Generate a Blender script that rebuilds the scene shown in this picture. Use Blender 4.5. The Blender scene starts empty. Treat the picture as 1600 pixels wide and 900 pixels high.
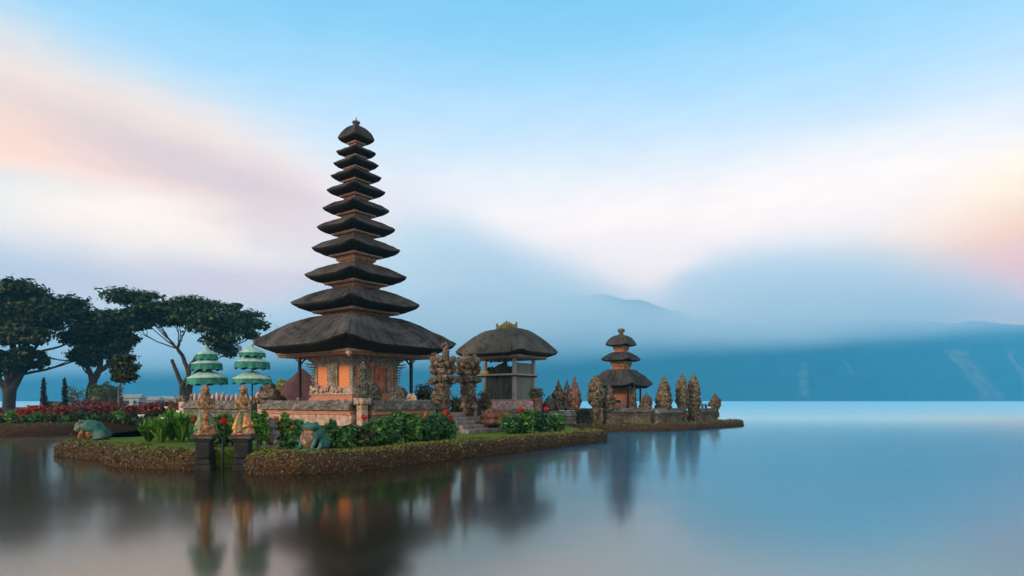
import bpy, bmesh, math, random
import numpy as np
from mathutils import Vector, Matrix, noise as mnoise

# ------------------------------------------------------------------ scene, camera, sky, sun
S = bpy.context.scene
C = S.collection
CAM_Z, FOC, HOR = 1.8, 1000.0, 626.0      # eye height (m), focal length in photo pixels, row of the horizon
def P(px, py, Y):                          # the world point seen at a photo pixel at a given distance
    return Vector(((px - 800.0) / FOC * Y, Y, CAM_Z + (HOR - py) / FOC * Y))

cam_data = bpy.data.cameras.new("camera")
cam_data.sensor_width = 36.0
cam_data.lens = 36.0 * FOC / 1600.0
cam_data.shift_y = (HOR - 450.0) / 1600.0
cam_data.clip_start, cam_data.clip_end = 0.1, 30000.0
cam = bpy.data.objects.new("camera", cam_data)
cam.location = (0, 0, CAM_Z)
cam.rotation_euler = (math.radians(90), 0, 0)
C.objects.link(cam)
S.camera = cam

SUN_EL, SUN_AZ = 20.0, -132.0              # degrees; azimuth from +Y clockwise (behind the camera, to the left)
sun_dir = Vector((math.cos(math.radians(SUN_EL)) * math.sin(math.radians(SUN_AZ)),
                  math.cos(math.radians(SUN_EL)) * math.cos(math.radians(SUN_AZ)),
                  math.sin(math.radians(SUN_EL))))
sl = bpy.data.lights.new("sun", 'SUN')
sl.energy, sl.angle, sl.color = 2.4, math.radians(12), (1.0, 0.80, 0.58)
so = bpy.data.objects.new("sun", sl)
so.rotation_euler = sun_dir.to_track_quat('Z', 'Y').to_euler()
so.location = (-30, -30, 40)
C.objects.link(so)

S.view_settings.view_transform = 'Standard'
S.view_settings.look = 'None'
S.view_settings.exposure = 0.46
S.view_settings.gamma = 1.0
S.cycles.use_denoising = True
S.cycles.volume_bounces = 16
S.cycles.max_bounces = 18
S.cycles.sample_clamp_indirect = 4.0

class NT:                                  # small node-graph helper
    def __init__(self, tree):
        self.t = tree
        self.t.nodes.clear()
    def n(self, kind, **kw):
        nd = self.t.nodes.new(kind)
        for k, v in kw.items():
            setattr(nd, k, v)
        return nd
    def put(self, sock, v):
        if v is None: return
        if hasattr(v, 'is_output') or hasattr(v, 'links'):
            self.t.links.new(v, sock)
        else:
            if sock.type == 'RGBA' and hasattr(v, '__len__') and len(v) == 3: v = (*v, 1.0)
            sock.default_value = v
    def m(self, op, a, b=None, c=None, clamp=False):
        nd = self.n('ShaderNodeMath', operation=op)
        nd.use_clamp = clamp
        self.put(nd.inputs[0], a); self.put(nd.inputs[1], b); self.put(nd.inputs[2], c)
        return nd.outputs[0]
    def add(self, a, b): return self.m('ADD', a, b)
    def mul(self, a, b): return self.m('MULTIPLY', a, b)
    def sub(self, a, b): return self.m('SUBTRACT', a, b)
    def step(self, v, lo, hi, out0=0.0, out1=1.0, kind='SMOOTHSTEP'):
        nd = self.n('ShaderNodeMapRange')
        nd.interpolation_type = kind
        self.put(nd.inputs['Value'], v)
        self.put(nd.inputs['From Min'], lo); self.put(nd.inputs['From Max'], hi)
        self.put(nd.inputs['To Min'], out0); self.put(nd.inputs['To Max'], out1)
        return nd.outputs[0]
    def mix(self, f, a, b, blend='MIX'):
        nd = self.n('ShaderNodeMix', data_type='RGBA', blend_type=blend)
        self.put(nd.inputs[0], f); self.put(nd.inputs[6], a); self.put(nd.inputs[7], b)
        return nd.outputs[2]
    def noise(self, vec, scale, detail=4.0, rough=0.55, dist=0.0):
        nd = self.n('ShaderNodeTexNoise')
        if vec is not None: self.t.links.new(vec, nd.inputs['Vector'])
        nd.inputs['Scale'].default_value = scale
        nd.inputs['Detail'].default_value = detail
        nd.inputs['Roughness'].default_value = rough
        nd.inputs['Distortion'].default_value = dist
        return nd.outputs['Fac']
    def scale_vec(self, vec, s):
        nd = self.n('ShaderNodeMapping')
        self.t.links.new(vec, nd.inputs['Vector'])
        nd.inputs['Scale'].default_value = s
        return nd.outputs[0]
    def xyz(self, vec):
        nd = self.n('ShaderNodeSeparateXYZ')
        self.t.links.new(vec, nd.inputs[0])
        return nd.outputs
    def comb(self, x, y, z):
        nd = self.n('ShaderNodeCombineXYZ')
        self.put(nd.inputs[0], x); self.put(nd.inputs[1], y); self.put(nd.inputs[2], z)
        return nd.outputs[0]
    def ramp(self, f, stops, interp='LINEAR'):
        nd = self.n('ShaderNodeValToRGB')
        el = nd.color_ramp.elements
        nd.color_ramp.interpolation = interp
        while len(el) < len(stops): el.new(0.5)
        for e, (p, c) in zip(el, stops):
            e.position = p
            e.color = (c, c, c, 1) if not hasattr(c, '__len__') else (*c, 1)[:4]
        self.put(nd.inputs[0], f)
        return nd.outputs[0]

def srgb(r, g, b):
    f = lambda v: ((v / 255.0) / 12.92) if v / 255.0 < 0.04045 else (((v / 255.0) + 0.055) / 1.055) ** 2.4
    return (f(r), f(g), f(b))

def make_world():
    w = bpy.data.worlds.new("World")
    S.world = w
    w.use_nodes = True
    g = NT(w.node_tree)
    sky = g.n('ShaderNodeTexSky', sky_type='NISHITA')
    sky.sun_disc = False
    sky.sun_elevation = math.radians(SUN_EL)
    sky.sun_rotation = math.radians(SUN_AZ)
    sky.altitude, sky.air_density, sky.dust_density, sky.ozone_density = 1200, 1.0, 0.6, 2.0
    b1 = g.n('ShaderNodeBackground')
    g.t.links.new(sky.outputs[0], b1.inputs[0])
    b1.inputs[1].default_value = 0.13
    # thin high cloud, drawn on the dome by azimuth and elevation (degrees), dragged out by the wind
    d = g.n('ShaderNodeTexCoord').outputs['Generated']
    x, y, z = g.xyz(d)
    DEG = 180 / math.pi
    az0 = g.mul(g.m('ARCTAN2', x, y), DEG)
    el0 = g.mul(g.m('ARCSINE', z), DEG)
    wind = g.comb(g.mul(az0, 0.035), g.mul(el0, 0.09), 0.0)
    n1 = g.sub(g.noise(wind, 1.0, 3.0, 0.5, 0.3), 0.5)
    n2 = g.sub(g.noise(g.comb(g.mul(az0, 0.07), g.mul(el0, 0.22), 3.7), 1.0, 3.0, 0.5), 0.5)
    az = g.add(az0, g.mul(n2, 9.0))
    el = g.add(el0, g.add(g.mul(n1, 5.0), g.mul(n2, 1.5)))
    def ang(px, py):
        X, Z = (px - 800) / FOC, (HOR - py) / FOC
        return math.degrees(math.atan(X)), math.degrees(math.atan(Z / math.hypot(1, X)))
    def blob(px, py, wa, we, tilt=0.0, power=2.0):
        a, e = ang(px, py)
        t = math.radians(tilt)
        da, de = g.sub(az, a), g.sub(el, e)
        u = g.mul(g.add(g.mul(da, math.cos(t)), g.mul(de, math.sin(t))), 1 / wa)
        v = g.mul(g.sub(g.mul(de, math.cos(t)), g.mul(da, math.sin(t))), 1 / we)
        r2 = g.add(g.mul(u, u), g.mul(v, v))
        return g.m('POWER', math.e, g.mul(g.m('POWER', r2, power / 2), -1.0))
    # veil that thickens towards the horizon
    veil = g.step(el, 31.0, 8.0)
    col = g.ramp(g.step(el, 2.0, 40.0, kind='LINEAR'), [
        (0.0, srgb(196, 205, 224)), (0.16, srgb(222, 224, 236)), (0.36, srgb(241, 243, 250)),
        (0.52, srgb(206, 226, 248)), (0.78, srgb(166, 216, 246)), (1.0, srgb(104, 192, 232))])
    mask = g.step(el, 44.0, 17.0, 0.70, 1.0)
    def over(col, mask, px, py, wa, we, tilt, rgb, amt, power=2.0):
        b = g.mul(blob(px, py, wa, we, tilt, power), amt)
        return g.mix(b, col, srgb(*rgb)), g.m('MAXIMUM', mask, b)
    L = [
        (980, 330, 24, 5.0, -6, (246, 246, 252), 0.6, 2.4),
        (800, 200, 20, 4.0, -10, (205, 222, 246), 0.35, 2.0),
        (110, 165, 19, 4.2, -11, (255, 230, 208), 1.0, 2.6),
        (60, 240, 17, 3.4, -8, (255, 214, 170), 1.0, 2.6),
        (330, 290, 15, 3.0, -12, (206, 184, 186), 0.85, 2.4),
        (-20, 312, 10, 1.4, -4, (160, 208, 232), 0.9, 2.0),
        (60, 425, 20, 2.2, 0, (186, 190, 206), 0.9, 2.4),
        (420, 440, 16, 3.8, -10, (206, 194, 204), 0.85, 2.2),
        (200, 358, 13, 2.0, -2, (255, 252, 238), 1.0, 2.6),
        (640, 330, 7.5, 4.0, -30, (206, 214, 236), 0.5, 2.0),
        (1250, 330, 22, 3.6, 4, (250, 248, 251), 0.7, 2.4),
        (1560, 320, 11, 2.2, 24, (255, 248, 222), 1.0, 2.2),
        (1640, 350, 8, 2.0, 20, (255, 226, 105), 1.0, 2.0),
        (1630, 430, 11, 3.4, 8, (255, 182, 122), 1.0, 2.2),
        (1660, 480, 9, 3.0, 4, (250, 184, 140), 1.0, 2.0),
    ]
    for a in L:
        col, mask = over(col, mask, *a)
    # warm gain near the horizon makes up for red lost in the haze
    wisp = g.noise(g.comb(g.mul(az, 0.16), g.mul(el, 0.75), 9.1), 1.0, 5.0, 0.6, 0.4)
    col = g.mix(g.step(wisp, 0.35, 0.7, 0.0, 0.7), col, g.mix(1.0, col, (0.93, 0.92, 0.96), 'MULTIPLY'))
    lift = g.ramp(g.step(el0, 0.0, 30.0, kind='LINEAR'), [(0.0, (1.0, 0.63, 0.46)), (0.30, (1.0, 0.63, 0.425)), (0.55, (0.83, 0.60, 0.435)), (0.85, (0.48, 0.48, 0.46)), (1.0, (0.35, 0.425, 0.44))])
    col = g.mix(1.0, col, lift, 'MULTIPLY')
    col = g.mix(g.step(y, 0.25, -0.5), col, (0.54, 0.47, 0.40))  # unseen cream sky behind the camera, added to light the foreground and mist
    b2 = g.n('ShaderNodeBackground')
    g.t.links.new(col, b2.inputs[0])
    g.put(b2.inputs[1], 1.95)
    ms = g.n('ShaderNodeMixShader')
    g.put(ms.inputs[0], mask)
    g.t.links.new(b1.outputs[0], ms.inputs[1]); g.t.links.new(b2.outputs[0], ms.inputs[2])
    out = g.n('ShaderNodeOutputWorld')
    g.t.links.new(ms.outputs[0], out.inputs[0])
make_world()

# ------------------------------------------------------------------ mesh and tagging helpers
class MB:
    """Collects vertices and faces (with a material slot each) for ONE mesh object."""
    def __init__(self):
        self.v, self.f, self.mi, self.sm = [], [], [], []
    def raw(self, vs, fs, mi=0, smooth=True):
        o = len(self.v)
        self.v.extend([tuple(p) for p in vs])
        for f in fs:
            self.f.append(tuple(i + o for i in f)); self.mi.append(mi); self.sm.append(smooth)
        return o
    def box(self, c, s, rot=0.0, mi=0, taper=1.0, bev=0.0):
        hx, hy, hz = s[0] / 2, s[1] / 2, s[2] / 2
        R = Matrix.Rotation(rot, 3, 'Z'); c = Vector(c)
        if bev <= 0:
            vs = [R @ Vector((sx * hx * (taper if sz > 0 else 1), sy * hy * (taper if sz > 0 else 1), sz * hz)) + c
                  for sz in (-1, 1) for sx, sy in ((-1, -1), (1, -1), (1, 1), (-1, 1))]
            self.raw(vs, [(3, 2, 1, 0), (4, 5, 6, 7), (0, 1, 5, 4), (1, 2, 6, 5), (2, 3, 7, 6), (3, 0, 4, 7)], mi, False)
        else:
            prof = [(-hz, bev), (-hz + bev, 0), (hz - bev, 0), (hz, bev)]
            rings = []
            for zz, ins in prof:
                k = taper if zz > 0 else 1
                a, b = hx * k - ins, hy * k - ins
                rings.append([R @ Vector(p) + c for p in ((-a, -b + bev, zz), (-a + bev, -b, zz), (a - bev, -b, zz), (a, -b + bev, zz),
                                                          (a, b - bev, zz), (a - bev, b, zz), (-a + bev, b, zz), (-a, b - bev, zz))])
            self.loft(rings, mi, smooth=False)
    def loft(self, rings, mi=0, smooth=True, caps=True, closed=True, mis=None):
        n = len(rings[0]); vs = [p for r in rings for p in r]; o = len(self.v)
        self.v.extend([tuple(p) for p in vs])
        for i in range(len(rings) - 1):
            for j in range(n if closed else n - 1):
                k = (j + 1) % n
                self.f.append((o + i * n + j, o + i * n + k, o + (i + 1) * n + k, o + (i + 1) * n + j))
                self.mi.append(mis[i] if mis else mi); self.sm.append(smooth)
        if caps:
            self.f.append(tuple(o + j for j in reversed(range(n)))); self.mi.append(mis[0] if mis else mi); self.sm.append(False)
            self.f.append(tuple(o + (len(rings) - 1) * n + j for j in range(n))); self.mi.append(mis[-1] if mis else mi); self.sm.append(False)
    def lathe(self, c, prof, n=16, mi=0, smooth=True, mis=None, sx=1.0, sy=1.0, rot=0.0):
        c = Vector(c); ring = []
        for r, z in prof:
            r = max(r, 0.0005)
            pts = []
            for j in range(n):
                t = 2 * math.pi * j / n
                x, y = r * math.cos(t) * sx, r * math.sin(t) * sy
                pts.append(c + Vector((x * math.cos(rot) - y * math.sin(rot), x * math.sin(rot) + y * math.cos(rot), z)))
            ring.append(pts)
        self.loft(ring, mi, smooth, True, True, mis)
    def tube(self, pts, radii, n=8, mi=0, smooth=True, caps=True):
        pts = [Vector(p) for p in pts]
        if not hasattr(radii, '__len__'): radii = [radii] * len(pts)
        rings = []; ref = None
        for i, p in enumerate(pts):
            t = (pts[min(i + 1, len(pts) - 1)] - pts[max(i - 1, 0)])
            if t.length < 1e-9: t = Vector((0, 0, 1))
            t.normalize()
            if ref is None:
                ref = Vector((1, 0, 0)) if abs(t.x) < 0.8 else Vector((0, 1, 0))
            a = (ref - t * ref.dot(t)).normalized(); ref = a
            b = t.cross(a)
            rings.append([p + (a * math.cos(2 * math.pi * j / n) + b * math.sin(2 * math.pi * j / n)) * radii[i] for j in range(n)])
        self.loft(rings, mi, smooth, caps)
    def ball(self, c, r, seed=0, rough=0.15, sub=1, mi=0, rot=0.0, smooth=True):
        vs, fs = ICO[sub]
        c = Vector(c)
        if not hasattr(r, '__len__'): r = (r, r, r)
        cr, sr = math.cos(rot), math.sin(rot)
        out = []
        for v in vs:
            k = 1 + rough * mnoise.noise(v * 1.7 + Vector((seed * 3.1, seed * 1.7, seed)))
            x, y, z = v.x * r[0] * k, v.y * r[1] * k, v.z * r[2] * k
            out.append(c + Vector((x * cr - y * sr, x * sr + y * cr, z)))
        self.raw(out, fs, mi, smooth)
    def build(self, name, mats, parent=None, loc=None):
        if loc is None: loc = (0, 0, 0)
        me = bpy.data.meshes.new(name)
        L = Vector(loc)
        me.from_pydata([tuple(Vector(p) - L) for p in self.v] if L.length else self.v, [], self.f)
        if not isinstance(mats, (list, tuple)): mats = [mats]
        for m_ in mats: me.materials.append(m_)
        me.polygons.foreach_set('material_index', self.mi)
        me.polygons.foreach_set('use_smooth', self.sm)
        me.update()
        o = bpy.data.objects.new(name, me)
        C.objects.link(o)
        o.location = L
        if parent is not None:
            o.parent = parent
        return o

def _ico(sub):
    bm = bmesh.new()
    bmesh.ops.create_icosphere(bm, subdivisions=sub, radius=1.0)
    vs = [v.co.copy() for v in bm.verts]; fs = [tuple(v.index for v in f.verts) for f in bm.faces]
    bm.free()
    return vs, fs
ICO = {i: _ico(i) for i in (1, 2, 3, 4)}

def tag(o, label=None, cat=None, group=None, kind=None):
    if label: o['label'] = label
    if cat: o['category'] = cat
    if group: o['group'] = group
    if kind: o['kind'] = kind
    return o
def thing(name, label, cat, loc=(0, 0, 0), rot=0.0, group=None):
    o = bpy.data.objects.new(name, None)
    o.empty_display_size = 0.3
    C.objects.link(o)
    o.location = loc; o.rotation_euler = (0, 0, rot)
    return tag(o, label, cat, group)
def copy_tree(o, parent=None):
    c = o.copy(); C.objects.link(c)
    if parent is not None: c.parent = parent
    for ch in list(o.children): copy_tree(ch, c)
    return c
# ------------------------------------------------------------------ materials of the setting
def new_mat(name):
    m = bpy.data.materials.new(name)
    m.use_nodes = True
    g = NT(m.node_tree)
    out = g.n('ShaderNodeOutputMaterial')
    return m, g, out
def principled(g, out, col, rough=0.8, spec=0.3, bump=None, bump_strength=0.3, bump_dist=0.02, metallic=0.0):
    p = g.n('ShaderNodeBsdfPrincipled')
    g.put(p.inputs['Base Color'], col); g.put(p.inputs['Roughness'], rough)
    p.inputs['Specular IOR Level'].default_value = spec
    p.inputs['Metallic'].default_value = metallic
    if bump is not None:
        b = g.n('ShaderNodeBump')
        b.inputs['Strength'].default_value = bump_strength; b.inputs['Distance'].default_value = bump_dist
        g.put(b.inputs['Height'], bump)
        g.t.links.new(b.outputs[0], p.inputs['Normal'])
    g.t.links.new(p.outputs[0], out.inputs['Surface'])
    return p
def opos(g): return g.n('ShaderNodeTexCoord').outputs['Object']

def mat_water():
    m, g, out = new_mat('lake_water')
    pos = g.n('ShaderNodeNewGeometry').outputs['Position']
    x, yy, z = g.xyz(pos)
    # swell smoothed by time: slopes only along the view, of long crests lying across the lake, finer than a pixel far out
    n2 = g.sub(g.noise(g.scale_vec(pos, (0.025, 0.35, 1)), 1.0, 3.0, 0.55), 0.5)
    ny = g.m('MULTIPLY', g.add(g.mul(n2, 0.02), g.add(g.step(yy, 10.0, 70.0, 0.0, 0.09, 'LINEAR'), g.step(yy, 40.0, 200.0, 0.0, 0.15, 'LINEAR'))), -1.0)
    nv = g.n('ShaderNodeVectorMath', operation='NORMALIZE')
    g.t.links.new(g.comb(g.mul(n2, 0.01), ny, 1.0), nv.inputs[0])
    # murky shallows to blue lake, with the sky's warm and blue reflections painted in
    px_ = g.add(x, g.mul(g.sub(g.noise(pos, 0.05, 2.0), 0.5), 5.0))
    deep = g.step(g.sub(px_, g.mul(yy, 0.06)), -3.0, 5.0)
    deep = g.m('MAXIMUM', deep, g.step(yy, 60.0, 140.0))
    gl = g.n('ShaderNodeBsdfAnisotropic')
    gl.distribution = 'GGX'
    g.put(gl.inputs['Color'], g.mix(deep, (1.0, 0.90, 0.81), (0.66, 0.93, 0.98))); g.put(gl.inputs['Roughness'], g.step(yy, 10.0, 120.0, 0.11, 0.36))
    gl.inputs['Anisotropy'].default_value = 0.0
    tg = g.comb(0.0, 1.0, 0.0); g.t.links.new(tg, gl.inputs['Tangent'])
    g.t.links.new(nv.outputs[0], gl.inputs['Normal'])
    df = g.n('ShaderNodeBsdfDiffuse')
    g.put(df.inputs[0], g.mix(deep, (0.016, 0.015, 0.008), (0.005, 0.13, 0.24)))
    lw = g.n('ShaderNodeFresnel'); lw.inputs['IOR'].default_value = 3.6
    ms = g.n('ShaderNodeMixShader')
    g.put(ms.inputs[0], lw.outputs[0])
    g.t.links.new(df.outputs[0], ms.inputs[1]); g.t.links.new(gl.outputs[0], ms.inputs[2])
    g.t.links.new(ms.outputs[0], out.inputs['Surface'])
    return m

def mat_mountain():
    m, g, out = new_mat('forested_slope')
    pos = g.n('ShaderNodeNewGeometry').outputs['Position']
    x, y, z = g.xyz(pos)
    n = g.noise(pos, 0.02, 6.0, 0.65)
    col = g.mix(g.step(n, 0.35, 0.65), (0.005, 0.024, 0.022), (0.015, 0.055, 0.046))
    wob = g.mul(g.sub(g.noise(pos, 0.012, 3.0), 0.5), 70.0)
    scar = None
    for cx, w0, lean, zlo, zhi in ((1130, 24, 0.55, 15, 150), (1840, 60, 0.05, 0, 215), (2010, 22, 0.45, 10, 210), (1330, 16, 0.2, 110, 150)):
        dx = g.m('ABSOLUTE', g.sub(g.add(x, wob), g.add(cx, g.mul(g.sub(z, 80), lean))))
        s = g.mul(g.step(dx, w0, w0 * 0.35), g.mul(g.step(z, zlo - 15, zlo + 15), g.step(z, zhi + 20, zhi - 20)))
        scar = s if scar is None else g.m('MAXIMUM', scar, s)
    col = g.mix(g.mul(scar, g.step(g.noise(pos, 0.03, 5.0, 0.7), 0.35, 0.65, 0.15, 0.75)), col, (0.30, 0.19, 0.15))
    principled(g, out, col, 1.0, 0.0, g.noise(pos, 0.05, 5.0), 0.8, 12.0)
    return m

# ------------------------------------------------------------------ lake, mountains, air and mist
lk = MB()
xs = [-4200, -600, -150, 150, 600, 4200]; ys = [-200, 0, 60, 200, 800, 3150]
lk.raw([(x, y, 0) for y in ys for x in xs], [(j * 6 + i, j * 6 + i + 1, (j + 1) * 6 + i + 1, (j + 1) * 6 + i) for j in range(5) for i in range(5)], 0, True)
tag(lk.build('lake', mat_water()), kind='structure')

def interp(x, tab):
    if x <= tab[0][0]: return tab[0][1]
    for (a, b), (c, d) in zip(tab, tab[1:]):
        if x <= c:
            t = (x - a) / (c - a); t = t * t * (3 - 2 * t)
            return b + (d - b) * t
    return tab[-1][1]
def mountains():
    YF, YB = 2420.0, 3120.0
    ridge = [(-3600, 330), (-2300, 420), (-1300, 330), (-900, 330), (-500, 430), (-200, 500), (60, 500), (330, 480), (560, 440), (690, 405), (810, 365),
             (980, 335), (1250, 360), (1500, 362), (1900, 358), (2300, 330), (3600, 300)]
    nx, ny = 240, 40
    vs, fs = [], []
    for j in range(ny + 1):
        t = j / ny
        for i in range(nx + 1):
            X = -4100 + 8200 * i / nx
            Y = YF + (YB - YF) * t + 60 * mnoise.noise(Vector((X * 0.0018, 3.3, 0)))
            H = interp(X * 2800 / 2900, ridge)
            prof = min(1.0, t / 0.62) ** 0.85
            spur = mnoise.noise(Vector((X * 0.0065 + 0.6 * t, t * 1.2, 1.5)))
            fine = mnoise.fractal(Vector((X * 0.012, Y * 0.012, 0)), 1.0, 2.0, 4)
            Z = H * prof * (1 + 0.20 * spur * (1 - prof * 0.75)) + (6 + 11 * prof) * fine * min(1, t * 8)
            if t > 0.62: Z -= (t - 0.62) * 260
            if j == 0: Z = -0.8
            vs.append((X, Y, Z))
    for j in range(ny):
        for i in range(nx):
            a = j * (nx + 1) + i
            fs.append((a, a + 1, a + nx + 2, a + nx + 1))
    mb = MB(); mb.raw(vs, fs, 0, True)
    tag(mb.build('mountains', mat_mountain()), kind='structure')
mountains()

def volume_box(name, lo, hi, mat):
    mb = MB()
    mb.box([(a + b) / 2 for a, b in zip(lo, hi)], [b - a for a, b in zip(lo, hi)])
    return tag(mb.build(name, mat), kind='stuff')
def haze():
    m, g, out = new_mat('air')
    v = g.n('ShaderNodeVolumePrincipled')
    v.inputs['Color'].default_value = (0.13, 0.66, 1.0, 1)
    v.inputs['Density'].default_value = 0.00029
    v.inputs['Anisotropy'].default_value = 0.0
    g.t.links.new(v.outputs[0], out.inputs['Volume'])
    volume_box('haze', (-4300, -300, -1.0), (4300, 3300, 760), m)
haze()
def mist():
    m, g, out = new_mat('mist')
    pos = g.n('ShaderNodeNewGeometry').outputs['Position']
    x, y, z = g.xyz(pos)
    Yr = 2050.0                                     # the bank's middle distance
    X0, X1 = -2600.0, 2600.0
    px = lambda p: ((p - 800) * Yr / 1000 - X0) / (X1 - X0)
    zz = lambda p: (1.8 + (HOR - p) * Yr / 1000) / 1000.0
    xf = g.step(x, X0, X1, kind='LINEAR')
    top = g.mul(g.ramp(xf, [(px(0), zz(480)), (px(440), zz(480)), (px(560), zz(420)), (px(650), zz(345)), (px(720), zz(350)), (px(850), zz(400)), (px(985), zz(455)),
                            (px(1040), zz(440)), (px(1085), zz(408)), (px(1150), zz(392)), (px(1350), zz(396)), (px(1480), zz(430)), (px(1600), zz(474))]), 1000.0)
    bot = g.mul(g.ramp(xf, [(px(0), zz(598)), (px(400), zz(592)), (px(800), zz(582)), (px(1000), zz(568)), (px(1300), zz(548)), (px(1440), zz(540)), (px(1530), zz(532)), (px(1700), zz(526))]), 1000.0)
    nz = g.noise(g.scale_vec(pos, (0.0016, 0.002, 0.005)), 1.0, 3.0, 0.55)
    w = g.mul(g.sub(nz, 0.5), 120.0)
    z2 = g.add(z, w)
    lo = g.step(g.sub(z2, bot), 0.0, 130.0)
    hi = g.step(g.sub(z2, top), 35.0, -110.0)
    ey = g.mul(g.step(y, 1700.0, 1900.0), g.step(y, 2400.0, 2250.0))
    den = g.mul(g.mul(lo, hi), g.mul(ey, g.step(nz, 0.25, 0.7, 0.5, 1.2)))
    # a thin place where the dark spur shows through, and a thinner top over the right-hand ridge
    gx = g.mul(g.sub(x, (1040 - 800) * Yr / 1000), 1 / 130.0); gz = g.mul(g.sub(z, 1.8 + (HOR - 474) * Yr / 1000), 1 / 55.0)
    hole = g.m('POWER', math.e, g.mul(g.add(g.mul(gx, gx), g.mul(gz, gz)), -1.0))
    den = g.mul(den, g.sub(1.0, g.mul(hole, 0.7)))
    v = g.n('ShaderNodeVolumePrincipled')
    v.inputs['Color'].default_value = (1.0, 0.982, 0.972, 1)
    g.put(v.inputs['Density'], g.mul(den, 0.0075))
    g.t.links.new(v.outputs[0], out.inputs['Volume'])
    volume_box('mist', (-3600, 1690, 60), (3600, 2410, 740), m)
mist()
# ------------------------------------------------------------------ materials of the things
def mat_noise(name, c1, c2, scale=3.0, rough=0.85, bump=0.4, bdist=0.03, c3=None, t3=(0.55, 0.7), s3=1.2, spec=0.2, detail=5.0, vscale=None):
    m, g, out = new_mat(name)
    p = opos(g)
    pv = g.scale_vec(p, vscale) if vscale else p
    n = g.noise(pv, scale, detail, 0.62)
    col = g.mix(g.step(n, 0.36, 0.64), c1, c2)
    if c3 is not None:
        col = g.mix(g.step(g.noise(p, s3, 4.0, 0.6), t3[0], t3[1]), col, c3)
    principled(g, out, col, rough, spec, g.noise(pv, scale * 2.3, 6.0, 0.65), bump, bdist)
    return m
def mat_carved(name, dark, mid, light, moss=None, scale=9.0, moss_t=(0.52, 0.64)):
    m, g, out = new_mat(name)
    p = opos(g)
    v = g.n('ShaderNodeTexVoronoi'); v.inputs['Scale'].default_value = scale
    g.t.links.new(p, v.inputs['Vector'])
    n = g.noise(p, scale * 0.9, 5.0, 0.65)
    n2 = g.noise(p, scale * 0.25, 3.0, 0.6)
    f = g.add(g.mul(n, 0.7), g.mul(n2, 0.4))
    col = g.ramp(f, [(0.36, dark), (0.54, mid), (0.70, light)])
    if moss is not None:
        col = g.mix(g.mul(g.step(g.noise(p, scale * 0.16, 4.0, 0.6), *moss_t), 0.8), col, moss)
    h = g.add(g.mul(v.outputs['Distance'], -1.0), n)
    principled(g, out, col, 0.95, 0.1, h, 0.9, 0.05)
    return m
def mat_leaf(name, c1, c2, c3=None, transl=0.25):
    m, g, out = new_mat(name)
    r = g.n('ShaderNodeNewGeometry').outputs['Random Per Island']
    p = opos(g)
    n = g.noise(p, 1.3, 2.0)
    f = g.add(g.mul(r, 0.65), g.mul(n, 0.35))
    stops = [(0.25, c1), (0.7, c2)] + ([(0.86, c3)] if c3 is not None else [])
    col = g.ramp(f, stops)
    pr = g.n('ShaderNodeBsdfPrincipled')
    g.put(pr.inputs['Base Color'], col); pr.inputs['Roughness'].default_value = 0.55
    pr.inputs['Specular IOR Level'].default_value = 0.25
    tr = g.n('ShaderNodeBsdfTranslucent'); g.put(tr.inputs[0], col)
    ms = g.n('ShaderNodeMixShader'); ms.inputs[0].default_value = transl
    g.t.links.new(pr.outputs[0], ms.inputs[1]); g.t.links.new(tr.outputs[0], ms.inputs[2])
    g.t.links.new(ms.outputs[0], out.inputs['Surface'])
    return m
def mat_thatch(name, c1, c2, moss=None):
    m, g, out = new_mat(name)
    p = opos(g)
    x, y, z = g.xyz(p)
    # straw runs down the slope: fine streaks by bearing round the hip, long in height
    b = g.m('ARCTAN2', y, x)
    rr = g.m('SQRT', g.add(g.mul(x, x), g.mul(y, y)))
    n = g.noise(g.comb(g.mul(b, 22.0), g.mul(rr, 0.6), 0.0), 1.0, 5.0, 0.7)
    n2 = g.noise(p, 0.9, 4.0, 0.6)
    rows = g.noise(g.comb(g.mul(b, 1.5), g.mul(rr, 6.0), 2.0), 1.0, 3.0, 0.6)
    f = g.add(g.add(g.mul(n, 0.45), g.mul(n2, 0.45)), g.mul(rows, 0.25))
    col = g.mix(g.step(f, 0.42, 0.72), c1, c2)
    if moss is not None:
        col = g.mix(g.mul(g.step(g.add(g.mul(n2, 0.6), g.mul(n, 0.4)), 0.5, 0.66), 0.6), col, moss)
    principled(g, out, col, 0.95, 0.08, g.add(n, g.mul(rows, 0.7)), 0.7, 0.06)
    return m
def mat_plaster(name, c, cdirt, clow):
    m, g, out = new_mat(name)
    p = opos(g)
    x, y, z = g.xyz(p)
    n = g.noise(g.scale_vec(p, (3, 3, 0.9)), 1.0, 5.0, 0.65)
    col = g.mix(g.mul(g.step(n, 0.5, 0.72), 0.6), c, cdirt)
    col = g.mix(g.mul(g.step(g.noise(p, 5.0, 5.0, 0.7), 0.55, 0.68), 0.5), col, clow)
    principled(g, out, col, 0.9, 0.15, g.noise(p, 18.0, 5.0), 0.25, 0.02)
    return m
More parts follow.
